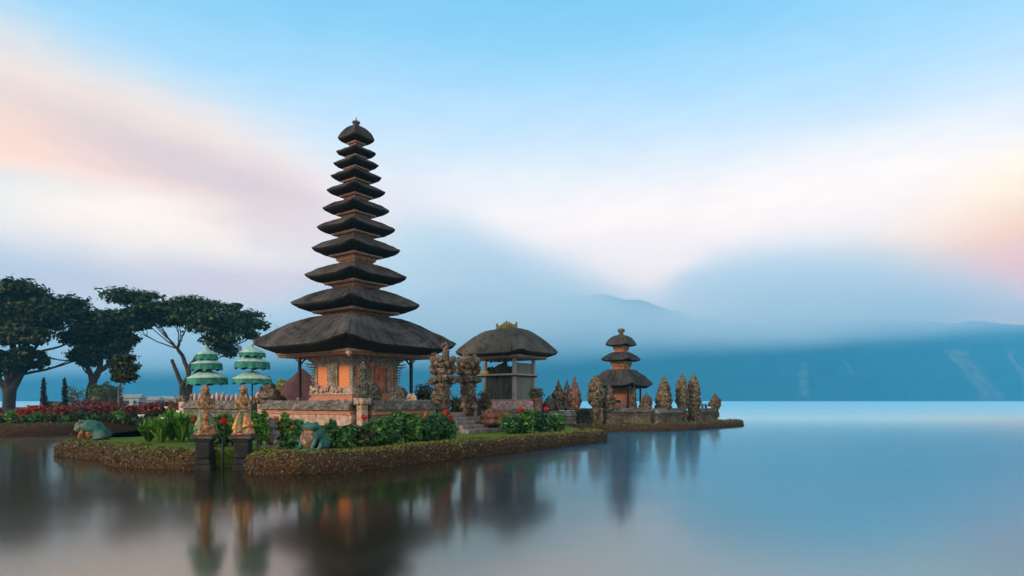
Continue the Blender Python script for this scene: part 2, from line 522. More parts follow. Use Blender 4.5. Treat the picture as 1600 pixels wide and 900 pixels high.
def mat_brick(name, c1, c2, mortar, scale=3.2, c_stain=None):
    m, g, out = new_mat(name)
    p = opos(g)
    x, y, z = g.xyz(p)
    v = g.comb(g.add(x, y), z, 0.0)
    b = g.n('ShaderNodeTexBrick')
    g.t.links.new(v, b.inputs['Vector'])
    b.inputs['Color1'].default_value = (*c1, 1); b.inputs['Color2'].default_value = (*c2, 1); b.inputs['Mortar'].default_value = (*mortar, 1)
    b.inputs['Scale'].default_value = scale; b.inputs['Mortar Size'].default_value = 0.012
    b.inputs['Brick Width'].default_value = 0.7; b.inputs['Row Height'].default_value = 0.22
    col = b.outputs['Color']
    if c_stain is not None:
        col = g.mix(g.mul(g.step(g.noise(p, 1.6, 5.0, 0.65), 0.48, 0.66), 0.8), col, c_stain)
    principled(g, out, col, 0.95, 0.1, g.add(b.outputs['Fac'], g.noise(p, 14.0, 5.0)), 0.35, 0.02)
    return m
def mat_grass():
    m, g, out = new_mat('short_grass')
    p = opos(g)
    n = g.noise(p, 0.7, 4.0, 0.6); n2 = g.noise(p, 11.0, 5.0, 0.7)
    col = g.mix(g.step(n2, 0.35, 0.68), (0.045, 0.085, 0.012), (0.13, 0.20, 0.030))
    col = g.mix(g.mul(g.step(n, 0.48, 0.66), 0.55), col, (0.10, 0.085, 0.025))
    principled(g, out, col, 1.0, 0.05, n2, 0.9, 0.05)
    return m
def mat_cloth(name, c1, c2):
    m, g, out = new_mat(name)
    p = opos(g)
    n = g.noise(g.scale_vec(p, (4, 4, 2)), 2.0, 4.0, 0.6)
    principled(g, out, g.mix(g.step(n, 0.35, 0.68), c1, c2), 0.8, 0.2, g.noise(p, 30.0, 3.0), 0.2, 0.01)
    return m

M = {}
M['thatch'] = mat_thatch('palm_fibre_thatch', (0.013, 0.011, 0.011), (0.085, 0.076, 0.074))
M['thatch_moss'] = mat_thatch('mossy_thatch', (0.036, 0.031, 0.028), (0.115, 0.102, 0.088), (0.085, 0.082, 0.035))
M['thatch_red'] = mat_thatch('reddish_thatch', (0.05, 0.022, 0.022), (0.12, 0.055, 0.05))
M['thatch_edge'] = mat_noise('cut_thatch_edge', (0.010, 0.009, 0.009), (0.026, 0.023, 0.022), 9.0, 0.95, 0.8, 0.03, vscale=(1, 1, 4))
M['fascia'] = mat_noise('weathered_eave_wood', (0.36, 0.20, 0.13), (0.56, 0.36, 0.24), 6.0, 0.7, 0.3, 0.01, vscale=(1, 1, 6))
M['fascia_dark'] = mat_noise('dark_eave_board', (0.16, 0.085, 0.055), (0.26, 0.145, 0.09), 6.0, 0.7, 0.3, 0.01)  # darker board colour for the eaves and tier boxes
M['gilt'] = mat_carved('gilded_carving', (0.05, 0.03, 0.02), (0.24, 0.12, 0.06), (0.50, 0.32, 0.16), scale=16.0)
M['post'] = mat_noise('dark_timber', (0.014, 0.012, 0.012), (0.035, 0.03, 0.028), 8.0, 0.6, 0.3, 0.01, vscale=(1, 1, 0.2))
M['orange'] = mat_plaster('orange_plaster', (0.56, 0.20, 0.085), (0.40, 0.15, 0.07), (0.34, 0.19, 0.12))
M['red_door'] = mat_noise('red_painted_door', (0.22, 0.055, 0.03), (0.42, 0.13, 0.06), 5.0, 0.6, 0.4, 0.02, c3=(0.30, 0.19, 0.12), vscale=(2, 2, 0.7))
M['grey_carving'] = mat_carved('grey_paras_stone', (0.06, 0.05, 0.042), (0.20, 0.17, 0.145), (0.42, 0.37, 0.32), scale=14.0)
M['door_carving'] = mat_carved('stained_paras_stone', (0.085, 0.065, 0.055), (0.25, 0.18, 0.15), (0.40, 0.31, 0.26), (0.30, 0.10, 0.06), scale=12.0)
M['pale_stone'] = mat_carved('pale_pink_stone', (0.16, 0.11, 0.09), (0.36, 0.26, 0.215), (0.54, 0.42, 0.36), scale=8.0)
M['pink_brick'] = mat_brick('pink_brick', (0.34, 0.135, 0.085), (0.42, 0.20, 0.135), (0.27, 0.155, 0.115), 3.0, (0.26, 0.17, 0.135))
M['pink_panel'] = mat_noise('pale_flaking_render', (0.27, 0.16, 0.125), (0.47, 0.325, 0.27), 4.0, 0.95, 0.4, 0.02, c3=(0.22, 0.13, 0.105), t3=(0.54, 0.62), s3=2.2)
M['brown_panel'] = mat_noise('stained_render', (0.13, 0.07, 0.05), (0.25, 0.14, 0.098), 4.0, 0.95, 0.4, 0.02, c3=(0.12, 0.10, 0.08), t3=(0.5, 0.62), s3=1.6)
M['coping'] = mat_carved('mossy_grey_coping', (0.032, 0.028, 0.025), (0.10, 0.088, 0.080), (0.24, 0.215, 0.20), (0.10, 0.095, 0.06), scale=7.0)
M['carved'] = mat_carved('carved_lava_stone', (0.022, 0.016, 0.012), (0.090, 0.062, 0.047), (0.28, 0.22, 0.175), (0.10, 0.085, 0.055), scale=10.0)
M['carved_tan'] = mat_carved('tan_carved_stone', (0.024, 0.017, 0.011), (0.098, 0.070, 0.044), (0.29, 0.225, 0.15), (0.12, 0.11, 0.06), scale=8.0)
M['carved_moss'] = mat_carved('mossy_carved_stone', (0.02, 0.02, 0.016), (0.075, 0.075, 0.06), (0.20, 0.19, 0.16), (0.05, 0.065, 0.035), scale=12.0)
M['carved_red'] = mat_carved('red_carved_stone', (0.06, 0.03, 0.024), (0.20, 0.10, 0.08), (0.38, 0.25, 0.19), scale=7.0)
M['grey_stone'] = mat_carved('grey_lava_stone', (0.05, 0.046, 0.042), (0.13, 0.12, 0.112), (0.25, 0.235, 0.22), (0.08, 0.08, 0.05), scale=6.0)
M['step_stone'] = mat_noise('worn_step_stone', (0.12, 0.10, 0.09), (0.24, 0.205, 0.185), 3.0, 0.9, 0.4, 0.02, c3=(0.08, 0.07, 0.055))
M['slab'] = mat_noise('damp_dark_slab', (0.025, 0.024, 0.024), (0.075, 0.07, 0.066), 5.0, 0.7, 0.4, 0.02)
M['basalt'] = mat_noise('wet_dark_basalt', (0.006, 0.006, 0.007), (0.018, 0.017, 0.018), 5.0, 0.6, 0.5, 0.03)
M['panel_grey'] = mat_noise('grey_green_boards', (0.105, 0.112, 0.10), (0.145, 0.155, 0.138), 1.2, 0.8, 0.3, 0.01, vscale=(3, 3, 0.5))
M['panel_shaded'] = mat_noise('shaded_green_boards', (0.028, 0.032, 0.028), (0.06, 0.068, 0.058), 2.0, 0.8, 0.3, 0.01, vscale=(3, 3, 0.5))  # left face's shade put into a darker copy of the board colour
M['islet_wall'] = mat_carved('brown_mossy_wall', (0.035, 0.026, 0.02), (0.10, 0.077, 0.058), (0.20, 0.165, 0.13), (0.085, 0.085, 0.03), scale=7.0)
M['post_grey'] = mat_noise('grey_timber', (0.20, 0.175, 0.165), (0.31, 0.275, 0.26), 6.0, 0.8, 0.3, 0.01, vscale=(1, 1, 0.2))
M['gold_moss'] = mat_carved('golden_crown_carving', (0.05, 0.04, 0.015), (0.15, 0.125, 0.045), (0.30, 0.26, 0.10), scale=12.0)
M['gold_cloth'] = mat_cloth('yellow_cloth', (0.45, 0.26, 0.03), (0.60, 0.38, 0.06))
M['teal_top'] = mat_cloth('pale_green_parasol_cloth', (0.17, 0.31, 0.26), (0.36, 0.50, 0.43))
M['teal'] = mat_cloth('teal_valance_cloth', (0.012, 0.10, 0.085), (0.04, 0.20, 0.165))
M['white_trim'] = mat_cloth('pale_fringe', (0.20, 0.34, 0.28), (0.34, 0.46, 0.40))
M['frog'] = mat_noise('weathered_teal_paint', (0.007, 0.055, 0.046), (0.026, 0.115, 0.095), 5.0, 0.6, 0.3, 0.01, c3=(0.10, 0.15, 0.12), t3=(0.5, 0.7), s3=3.0)
M['frog_pale'] = mat_noise('worn_pale_green_paint', (0.04, 0.07, 0.055), (0.14, 0.17, 0.13), 9.0, 0.8, 0.6, 0.02, c3=(0.08, 0.06, 0.04), t3=(0.55, 0.65), s3=6.0)
M['frog_belly'] = mat_noise('bare_stone_belly', (0.12, 0.068, 0.045), (0.33, 0.23, 0.165), 7.0, 0.9, 0.5, 0.02, c3=(0.11, 0.06, 0.04), t3=(0.5, 0.62), s3=5.0)
M['statue_cream'] = mat_noise('cream_painted_stone', (0.10, 0.058, 0.030), (0.28, 0.185, 0.10), 9.0, 0.9, 0.4, 0.01, c3=(0.12, 0.06, 0.035), t3=(0.54, 0.66), s3=6.0)
M['statue_green'] = mat_carved('green_painted_skirt', (0.03, 0.05, 0.035), (0.10, 0.16, 0.095), (0.36, 0.30, 0.17), (0.40, 0.17, 0.06), scale=10.0, moss_t=(0.50, 0.60))
M['statue_orange'] = mat_carved('orange_painted_skirt', (0.16, 0.05, 0.02), (0.50, 0.20, 0.07), (0.62, 0.40, 0.20), (0.20, 0.26, 0.17), scale=10.0, moss_t=(0.54, 0.64))
M['statue_brown'] = mat_carved('rust_painted_stone', (0.05, 0.025, 0.016), (0.26, 0.11, 0.05), (0.48, 0.27, 0.14), scale=14.0)
M['statue_hair'] = mat_carved('rust_headdress', (0.10, 0.04, 0.02), (0.34, 0.14, 0.06), (0.50, 0.28, 0.14), scale=18.0)
M['hedge_core'] = mat_noise('clipped_hedge_twigs', (0.035, 0.020, 0.011), (0.085, 0.046, 0.024), 14.0, 1.0, 1.0, 0.06)
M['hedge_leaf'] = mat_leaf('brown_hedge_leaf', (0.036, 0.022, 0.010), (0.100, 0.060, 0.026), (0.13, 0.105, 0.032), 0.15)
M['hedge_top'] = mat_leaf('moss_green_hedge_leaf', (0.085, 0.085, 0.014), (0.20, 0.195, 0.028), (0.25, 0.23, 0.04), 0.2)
M['garden_hedge'] = mat_leaf('green_hedge_leaf', (0.022, 0.036, 0.006), (0.08, 0.12, 0.015), (0.12, 0.16, 0.025), 0.2)
M['grass'] = mat_grass()
M['soil'] = mat_noise('dark_garden_soil', (0.020, 0.013, 0.009), (0.05, 0.035, 0.022), 3.0, 1.0, 0.6, 0.05, c3=(0.035, 0.05, 0.015))
M['bark'] = mat_noise('grey_brown_bark', (0.020, 0.016, 0.013), (0.065, 0.053, 0.044), 6.0, 0.95, 0.8, 0.03, vscale=(2, 2, 0.5))
M['bark_pale'] = mat_noise('pale_bark', (0.07, 0.06, 0.05), (0.16, 0.135, 0.11), 6.0, 0.95, 0.8, 0.03, vscale=(2, 2, 0.5))
M['tree_leaf'] = mat_leaf('dark_tree_leaf', (0.007, 0.015, 0.005), (0.040, 0.052, 0.013), (0.105, 0.108, 0.030), 0.22)
M['tree_leaf_green'] = mat_leaf('mid_green_tree_leaf', (0.008, 0.022, 0.006), (0.046, 0.078, 0.018), (0.115, 0.148, 0.038), 0.25)
M['cypress'] = mat_leaf('dark_cypress_leaf', (0.006, 0.009, 0.007), (0.016, 0.022, 0.014), None, 0.1)
M['bush_olive'] = mat_leaf('olive_bush_leaf', (0.045, 0.040, 0.018), (0.12, 0.105, 0.045), (0.17, 0.14, 0.06))
M['bush_hazy'] = mat_leaf('soft_green_bush_leaf', (0.035, 0.05, 0.025), (0.075, 0.095, 0.045))
M['bush_yellow'] = mat_leaf('yellow_green_leaf', (0.16, 0.19, 0.012), (0.34, 0.36, 0.03))
M['leaf_bright'] = mat_leaf('bright_green_leaf', (0.038, 0.115, 0.012), (0.12, 0.29, 0.030), (0.26, 0.42, 0.07))
M['leaf'] = mat_leaf('garden_leaf', (0.026, 0.085, 0.015), (0.085, 0.22, 0.036), (0.19, 0.35, 0.09))
M['leaf_deep'] = mat_leaf('deep_green_leaf', (0.018, 0.065, 0.018), (0.058, 0.17, 0.040), (0.15, 0.29, 0.11))
M['leaf_dull'] = mat_leaf('dull_green_leaf', (0.020, 0.036, 0.014), (0.06, 0.085, 0.030), (0.11, 0.13, 0.06))
M['petal_red'] = mat_leaf('red_petal', (0.35, 0.008, 0.010), (0.62, 0.025, 0.022), (0.70, 0.06, 0.04))
M['petal_rust'] = mat_leaf('rust_red_bract', (0.17, 0.018, 0.016), (0.34, 0.045, 0.028), (0.46, 0.12, 0.05))
M['petal_dark'] = mat_leaf('dark_red_bract', (0.10, 0.010, 0.014), (0.19, 0.022, 0.024), (0.26, 0.05, 0.04))
M['petal_orange'] = mat_leaf('orange_petal', (0.50, 0.10, 0.02), (0.70, 0.22, 0.05))
M['petal_white'] = mat_leaf('white_petal', (0.70, 0.72, 0.62), (0.85, 0.85, 0.78))
M['white_house'] = mat_noise('white_render', (0.20, 0.21, 0.22), (0.28, 0.29, 0.30), 1.0, 0.9, 0.1, 0.01)
M['tile_roof'] = mat_noise('grey_tile', (0.20, 0.19, 0.19), (0.30, 0.28, 0.27), 2.0, 0.9, 0.3, 0.02)
M['terracotta'] = mat_noise('terracotta_pot', (0.28, 0.10, 0.06), (0.42, 0.19, 0.12), 5.0, 0.9, 0.3, 0.01)
M['block_brown'] = mat_carved('brown_stone_block', (0.045, 0.024, 0.017), (0.11, 0.055, 0.038), (0.19, 0.11, 0.075), scale=5.0)
# ------------------------------------------------------------------ foliage, carving and roof builders
class Leaves:
    """Many small bent leaf faces in ONE mesh."""
    def __init__(self, seed=1):
        self.rng = np.random.default_rng(seed); self.V, self.mi = [], []
    def add(self, c, n, size, aspect=1.8, mi=0, droop=0.0):
        """c, n: (N,3) leaf centres and facing directions; size: (N,) half length."""
        N = len(c)
        if N == 0: return
        r = self.rng
        n = n / (np.linalg.norm(n, axis=1, keepdims=True) + 1e-9)
        a = r.normal(size=(N, 3)); a[:, 2] -= droop
        a -= n * np.sum(a * n, axis=1, keepdims=True)
        a /= (np.linalg.norm(a, axis=1, keepdims=True) + 1e-9)
        b = np.cross(n, a)
        s = np.asarray(size).reshape(-1, 1) * np.ones((N, 1))
        p0 = c - a * s; p2 = c + a * s
        p1 = c + b * s / aspect + n * s * 0.15; p3 = c - b * s / aspect + n * s * 0.15
        self.V.append(np.stack([p0, p1, p2, p3], 1).reshape(-1, 3)); self.mi.append(np.full(N, mi, dtype=np.int32))
    def ellipsoid(self, c, rad, N, size, mi=0, aspect=1.8, shell=0.55, up=0.5, jit=0.7, zmin=None):
        r = self.rng
        d = r.normal(size=(N, 3)); d /= np.linalg.norm(d, axis=1, keepdims=True)
        rr = shell + (1 - shell) * r.random((N, 1)) ** 0.6
        lump = 1 + 0.16 * np.sin(d[:, :1] * 7 + c[0]) * np.cos(d[:, 1:2] * 6 + c[1]) + 0.10 * np.sin(d[:, 2:3] * 9 + c[2] * 2)
        p = np.array(c) + d * rr * lump * np.array(rad)
        n = d / np.array(rad) * max(rad) * 0.6 + r.normal(size=(N, 3)) * jit * 0.6
        n[:, 2] += up
        if zmin is not None:
            k = p[:, 2] > zmin; p, n = p[k], n[k]
        self.add(p, n, size * (0.6 + 0.8 * r.random(len(p))), aspect, mi)
    def build(self, name, mats, parent=None, loc=(0, 0, 0)):
        v = np.concatenate(self.V) - np.array(loc); k = len(v) // 4
        me = bpy.data.meshes.new(name)
        me.vertices.add(len(v)); me.vertices.foreach_set('co', v.astype(np.float32).ravel())
        me.loops.add(k * 4); me.loops.foreach_set('vertex_index', np.arange(k * 4, dtype=np.int32))
        me.polygons.add(k); me.polygons.foreach_set('loop_start', np.arange(0, k * 4, 4, dtype=np.int32))
        if not isinstance(mats, (list, tuple)): mats = [mats]
        for m_ in mats: me.materials.append(m_)
        me.polygons.foreach_set('material_index', np.concatenate(self.mi))
        me.update(calc_edges=True)
        o = bpy.data.objects.new(name, me); C.objects.link(o); o.location = loc
        if parent is not None: o.parent = parent
        return o

def sup_ring(hx, hy, z, n=9.0, N=128, jit=0.0, seed=0):
    pts = []
    for j in range(N):
        t = 2 * math.pi * (j + 0.5) / N
        c, s = math.cos(t), math.sin(t)
        x = math.copysign(abs(c) ** (2 / n), c) * hx; y = math.copysign(abs(s) ** (2 / n), s) * hy
        k = jit * mnoise.noise(Vector((x * 1.6, y * 1.6, z * 2 + seed)))
        pts.append(Vector((x * (1 + k), y * (1 + k), z + k * 0.6)))
    return pts
CORNER = 2 ** (-1 / 9.0) * math.sqrt(2)
def roof_mesh(mb, d, z, prof_up, prof_dn, ridge=0.0, seed=0, n=9.0, sag=0.09):
    """A thick thatch hood: d = half diagonal at the eave tip, prof = (fraction of d, height above the tip)."""
    rings, mis = [], []
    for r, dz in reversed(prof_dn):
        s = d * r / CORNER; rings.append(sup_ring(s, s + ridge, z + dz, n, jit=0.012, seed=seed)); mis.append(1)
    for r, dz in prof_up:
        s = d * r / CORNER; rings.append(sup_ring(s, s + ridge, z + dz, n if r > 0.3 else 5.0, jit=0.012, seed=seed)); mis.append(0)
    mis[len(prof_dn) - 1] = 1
    for (r, _), ring in zip(list(reversed(prof_dn)) + list(prof_up), rings):
        wgt = max(0.0, (r - 0.45) / 0.55) ** 1.3 * sag * d
        for p in ring:
            x, y = abs(p.x), max(abs(p.y) - ridge, 0.0)
            q = min(x, y) / max(x, y, 1e-6)
            p.z -= wgt * (1 - q ** 2.2)
            if r > 0.6:                                                # ragged straw ends
                e = 0.030 * (mnoise.noise(p * 9.0 + Vector((seed, 0, 0))) + 0.8 * mnoise.noise(p * 3.1 + Vector((0, seed, 0))))
                p.z += e; p.x *= 1 + e * 0.35; p.y *= 1 + e * 0.35
    mb.loft(rings, 0, True, True, True, mis)
def sq_band(mb, s0, s1, z0, z1, mi=0, sy0=None, sy1=None):
    """A square solid from half side s0 at z0 to s1 at z1."""
    sy0 = s0 if sy0 is None else sy0; sy1 = s1 if sy1 is None else sy1
    mb.loft([[Vector((-a, -b, z)), Vector((a, -b, z)), Vector((a, b, z)), Vector((-a, b, z))] for a, b, z in ((s0, sy0, z0), (s1, sy1, z1))], mi, False)

def carve(mb, prof, seed=0, knob=0.07, n_knob=60, N=20, flat=1.0, mi=0, rough=0.16, square=4.0, z_lo=0.0):
    """Weathered carving: a lumpy stack with curls and knobs all over; prof = (z, half width)."""
    rng = random.Random(seed)
    zs = [p[0] for p in prof]; H = zs[-1]
    def wid(z):
        for (a, b), (c, d) in zip(prof, prof[1:]):
            if z <= c: return b + (d - b) * (z - a) / max(1e-6, c - a)
        return prof[-1][1]
    steps = max(14, int(H / 0.07)); rings = []
    for i in range(steps + 1):
        z = H * i / steps; w = wid(z); ring = []
        step_ = 1 + 0.07 * math.copysign(1, math.sin(z * 21 + seed))
        for j in range(N):
            t = 2 * math.pi * j / N
            c, s = math.cos(t), math.sin(t)
            x = math.copysign(abs(c) ** (2 / square), c); y = math.copysign(abs(s) ** (2 / square), s) * flat
            k = (1 + rough * 1.6 * mnoise.noise(Vector((x * 2.2, y * 2.2, z * 4.5 + seed * 7.3)))) * step_
            ring.append(Vector((x * w * k, y * w * k, z)))
        rings.append(ring)
    mb.loft(rings, mi, True)
    for i in range(n_knob):
        z = z_lo + (H - z_lo) * rng.random() ** 0.9; w = wid(z)
        t = rng.random() * 2 * math.pi
        c, s = math.cos(t), math.sin(t)
        x = math.copysign(abs(c) ** (2 / square), c) * w; y = math.copysign(abs(s) ** (2 / square), s) * w * flat
        r = knob * (0.5 + 0.9 * rng.random())
        r = min(r, 0.5 * w + 0.02)
        mb.ball((x * 1.02, y * 1.02, z), (r, r, r * (0.8 + rng.random() * 0.8)), seed * 50 + i, 0.45, 1, mi)

def catmull(pts, per=8):
    pts = [Vector((*p, 0)) if len(p) == 2 else Vector(p) for p in pts]
    out = []
    for i in range(len(pts) - 1):
        p0, p1, p2, p3 = pts[max(i - 1, 0)], pts[i], pts[i + 1], pts[min(i + 2, len(pts) - 1)]
        for k in range(per):
            t = k / per
            out.append(0.5 * ((2 * p1) + (p2 - p0) * t + (2 * p0 - 5 * p1 + 4 * p2 - p3) * t * t + (3 * p1 - p0 - 3 * p2 + p3) * t ** 3))
    out.append(pts[-1])
    return out
def hedge(name, line, label, w=0.9, h=0.52, seed=0, mats=None, density=420, leaf=0.032, z0=-0.25, group=None):
    """A clipped edging hedge: a rounded band along a line (its water side to the right of travel), covered in small leaves."""
    mats = mats or [M['hedge_core'], M['hedge_leaf'], M['hedge_top']]
    pts = catmull(line, 10)
    mb = MB(); rings = []; L = Leaves(seed)
    prof = [(0.0, z0), (-0.05, 0.0), (-0.06, h * 0.35), (-0.02, h * 0.72), (0.10, h * 0.93), (0.26, h), (w * 0.6, h + 0.01), (w - 0.1, h * 0.98), (w, h * 0.9), (w, z0)]
    cen, nor, mi_ = [], [], []
    for i, p in enumerate(pts):
        t = (pts[min(i + 1, len(pts) - 1)] - pts[max(i - 1, 0)]); t.z = 0; t.normalize()
        inward = Vector((-t.y, t.x, 0))
        ring = []
        for q, (o, z) in enumerate(prof):
            k = 0.07 * mnoise.noise(Vector((p.x * 1.5 + o, p.y * 1.5, z * 2.5 + seed)))
            k += 0.03 * mnoise.noise(Vector((p.x * 6 + o * 3, p.y * 6, z * 7 + seed)))
            ring.append(p + inward * (o + k * (1 if q < 5 else 0.3)) + Vector((0, 0, z + k)))
        rings.append(ring)
    mb.loft(rings, 0, True)
    r = L.rng
    for i in range(len(rings) - 1):
        for q in range(1, len(prof) - 2):
            a, b, c, d = rings[i][q], rings[i][q + 1], rings[i + 1][q + 1], rings[i + 1][q]
            ar = (b - a).length * (d - a).length
            nn = (d - a).cross(b - a)
            if nn.length < 1e-8: continue
            nn.normalize()
            if nn.dot((a + c) / 2 - (rings[i][2] + rings[i][8]) / 2) < 0: nn = -nn
            k = r.poisson(ar * density)
            if k == 0: continue
            u, v = r.random((k, 1)), r.random((k, 1))
            P_ = np.array(a) * (1 - u) * (1 - v) + np.array(b) * u * (1 - v) + np.array(c) * u * v + np.array(d) * (1 - u) * v
            top = q >= 4
            P_ = P_ + np.array(nn) * (r.random((k, 1)) * 0.03)
            for P_ in [P_[w_:w_ + 1] for w_ in range(k)]:
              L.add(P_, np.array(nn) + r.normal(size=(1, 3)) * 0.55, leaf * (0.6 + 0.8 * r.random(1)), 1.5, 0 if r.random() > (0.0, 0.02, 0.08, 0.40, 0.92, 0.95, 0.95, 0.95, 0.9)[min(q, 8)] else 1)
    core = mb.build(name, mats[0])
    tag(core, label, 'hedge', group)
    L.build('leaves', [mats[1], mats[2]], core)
    return core
def ground(name, poly, z, mat, z0=-0.6):
    bm = bmesh.new()
    top = [bm.verts.new((x, y, z)) for x, y in poly]; bot = [bm.verts.new((x, y, z0)) for x, y in poly]
    f = bm.faces.new(top)
    if f.calc_area() and sum((poly[i][0] * poly[(i + 1) % len(poly)][1] - poly[(i + 1) % len(poly)][0] * poly[i][1]) for i in range(len(poly))) < 0: f.normal_flip()
    for i in range(len(poly)):
        k = (i + 1) % len(poly); bm.faces.new((top[i], bot[i], bot[k], top[k]))
    bmesh.ops.triangulate(bm, faces=[f]); bmesh.ops.recalc_face_normals(bm, faces=bm.faces)
    me = bpy.data.meshes.new(name); bm.to_mesh(me); bm.free(); me.materials.append(mat)
    o = bpy.data.objects.new(name, me); C.objects.link(o)
    return tag(o, kind='structure')

def tree(name, label, Y0, base, trunk, clumps, leaf_mat, bark_mat, seed=0, leaf=0.16, dens=1.0, trunk_r=0.35, dY=3.0, group=None, per=520, sub=5, twig=0.02, far=1.0):
    """trunk: pixel path(s) of the stems; clumps: pixel ellipses (px, py, rx, ry[, offset in depth])."""
    rng = random.Random(seed); Y = Y0 * far; leaf *= far; trunk_r *= far; dY *= far; per_k = 1.0 / far ** 2
    b = P(base[0], base[1], Y); b.z = base[2] if len(base) > 2 else b.z
    root = thing(name, label, 'tree', b, 0, group)
    mb = MB(); L = Leaves(seed + 5)
    ends = []
    for path in trunk:
        pts = [b + Vector((0, 0, -0.4))] + [P(x, y, Y) + Vector((0, rng.uniform(-0.3, 0.3) * far, 0)) for x, y in path]
        n = len(pts); rr = [trunk_r * (1.25 if i == 0 else (1 - 0.55 * i / n)) for i in range(n)]
        sm = catmull(pts, 4); rs = np.interp(np.linspace(0, n - 1, len(sm)), range(n), rr)
        mb.tube([p + Vector((mnoise.noise(p * 1.3), mnoise.noise(p * 1.3 + Vector((5, 5, 5))), 0)) * 0.06 * far for p in sm], list(rs), 8)
        ends.append((pts, rr))
    for ci, cl in enumerate(clumps):
        x, y, rx, ry = cl[:4]
        oy = cl[4] if len(cl) > 4 else rng.uniform(-dY, dY)
        c = P(x, y, Y); c.y += oy
        k = Y / FOC
        R_ = (rx * k * 1.25, min(rx * k, 3.0 * far), ry * k * 1.35)
        # limb from the nearest stem point below the clump
        best = min(((p, r_) for pts, rr in ends for p, r_ in list(zip(pts, rr))[1:]), key=lambda q: (q[0] - c).length + (3 if q[0].z > c.z - 0.2 else 0))
        s, r0 = best
        mid = s.lerp(c, 0.5) + Vector((rng.uniform(-.3, .3) * far, rng.uniform(-.2, .2) * far, -0.12 * (c - s).length * rng.uniform(0.2, 1.0)))
        lim = catmull([s, mid, c + Vector((0, 0, -R_[2] * 0.3))], 6)
        r1 = min(r0 * 0.5, 0.05 * far + 0.018 * (c - s).length)
        mb.tube([p + Vector((mnoise.noise(p * 1.7 + Vector((ci, 0, 0))), mnoise.noise(p * 1.7 + Vector((0, ci, 3))), 0)) * 0.10 * far for p in lim],
                [r1 * (1 - 0.75 * i / len(lim)) for i in range(len(lim))], 6)
        for q in range(3):
            e = c + Vector((rng.uniform(-.8, .8) * R_[0], rng.uniform(-.8, .8) * R_[1], rng.uniform(-.1, .5) * R_[2]))
            st = lim[rng.randrange(len(lim) // 2, len(lim))]
            tw = catmull([st, st.lerp(e, 0.5) + Vector((0, 0, -0.1)), e], 4)
            mb.tube(tw, [r1 * 0.38 * (1 - 0.7 * i / len(tw)) + twig * far * 0.3 for i in range(len(tw))], 5)
        # a clump is several flattened sprays, so its edge is uneven and light comes through
        for q in range(sub):
            a = rng.random() * 6.28; rad = rng.random() ** 0.5 * 0.72
            cc = (c.x + math.cos(a) * rad * R_[0], c.y + math.sin(a) * rad * R_[1], c.z + rng.uniform(-0.55, 0.55) * R_[2])
            f = rng.uniform(0.42, 0.70)
            L.ellipsoid(cc, (R_[0] * f, R_[1] * f, R_[2] * f * 0.75), int(per * dens * f / sub * 2.6 * max(0.3, R_[0] * R_[2] * per_k / 1.4)), leaf, 0, 1.7, 0.25, 0.7, 1.0)
            L.ellipsoid(cc, (R_[0] * f * 1.28, R_[1] * f * 1.2, R_[2] * f * 1.05), int(per * dens * f / sub * 0.38 * max(0.3, R_[0] * R_[2] * per_k / 1.4)), leaf * 0.75, 0, 2.0, 0.8, 0.5, 1.2)
    mb.build('trunk', bark_mat, root, loc=(0, 0, 0)).matrix_parent_inverse = Matrix.Translation(-b)
    L.build('crown', leaf_mat, root, loc=(0, 0, 0)).matrix_parent_inverse = Matrix.Translation(-b)
    return root

def bush(name, label, loc, rad, h, leaf_mat, n=700, leaf=0.07, seed=0, cat='shrub', group=None, flowers=(), stems=True, lumps=5, aspect=2.0, up=0.5, stem_mat=None):
    """A leafy shrub: several leafy lumps on stems; flowers = (dx, dy, z, radius, material) heads on top."""
    rng = random.Random(seed * 13 + 3)
    root = thing(name, label, cat, loc, 0, group)
    L = Leaves(seed + 11)
    rx, ry = rad if hasattr(rad, '__len__') else (rad, rad)
    for q in range(lumps):
        a = 6.28 * q / lumps + rng.random(); k = 0.55 * (rng.random() ** 0.4)
        c = (math.cos(a) * k * rx, math.sin(a) * k * ry, h * rng.uniform(0.34, 0.60))
        L.ellipsoid(c, (rx * 0.62, ry * 0.62, h * rng.uniform(0.36, 0.46)), n // lumps, leaf, 0, aspect, 0.35, up, 1.0, zmin=0.02)
    L.build('foliage', leaf_mat, root)
    if stems:
        mb = MB()
        for q in range(6):
            a = rng.random() * 6.28
            mb.tube([(math.cos(a) * 0.05, math.sin(a) * 0.05, -0.05), (math.cos(a) * rx * 0.3, math.sin(a) * ry * 0.3, h * 0.4), (math.cos(a) * rx * 0.5, math.sin(a) * ry * 0.5, h * 0.8)],
                    [0.02, 0.015, 0.006], 5)
        mb.build('stems', stem_mat or M['bark'], root)
    for fi, (dx, dy, z, r, mt) in enumerate(flowers):
        F = Leaves(seed * 7 + fi)
        F.ellipsoid((dx, dy, z), (r, r, r * 0.85), 60, r * 0.5, 0, 1.5, 0.6, 0.3, 0.8)
        F.build('flower', mt, root, (dx, dy, z))
        if stems:
            mb = MB(); mb.tube([(dx * 0.4, dy * 0.4, 0.1), (dx, dy, z)], [0.012, 0.008], 5); mb.build('flower_stalk', M['leaf_dull'], root)
    return root

def remesh(o, size, smooth=2):
    m_ = o.modifiers.new('skin', 'REMESH'); m_.mode = 'VOXEL'; m_.voxel_size = size; m_.use_smooth_shade = True
    if smooth:
        s = o.modifiers.new('soften', 'SMOOTH'); s.iterations = smooth; s.factor = 0.5
    return o
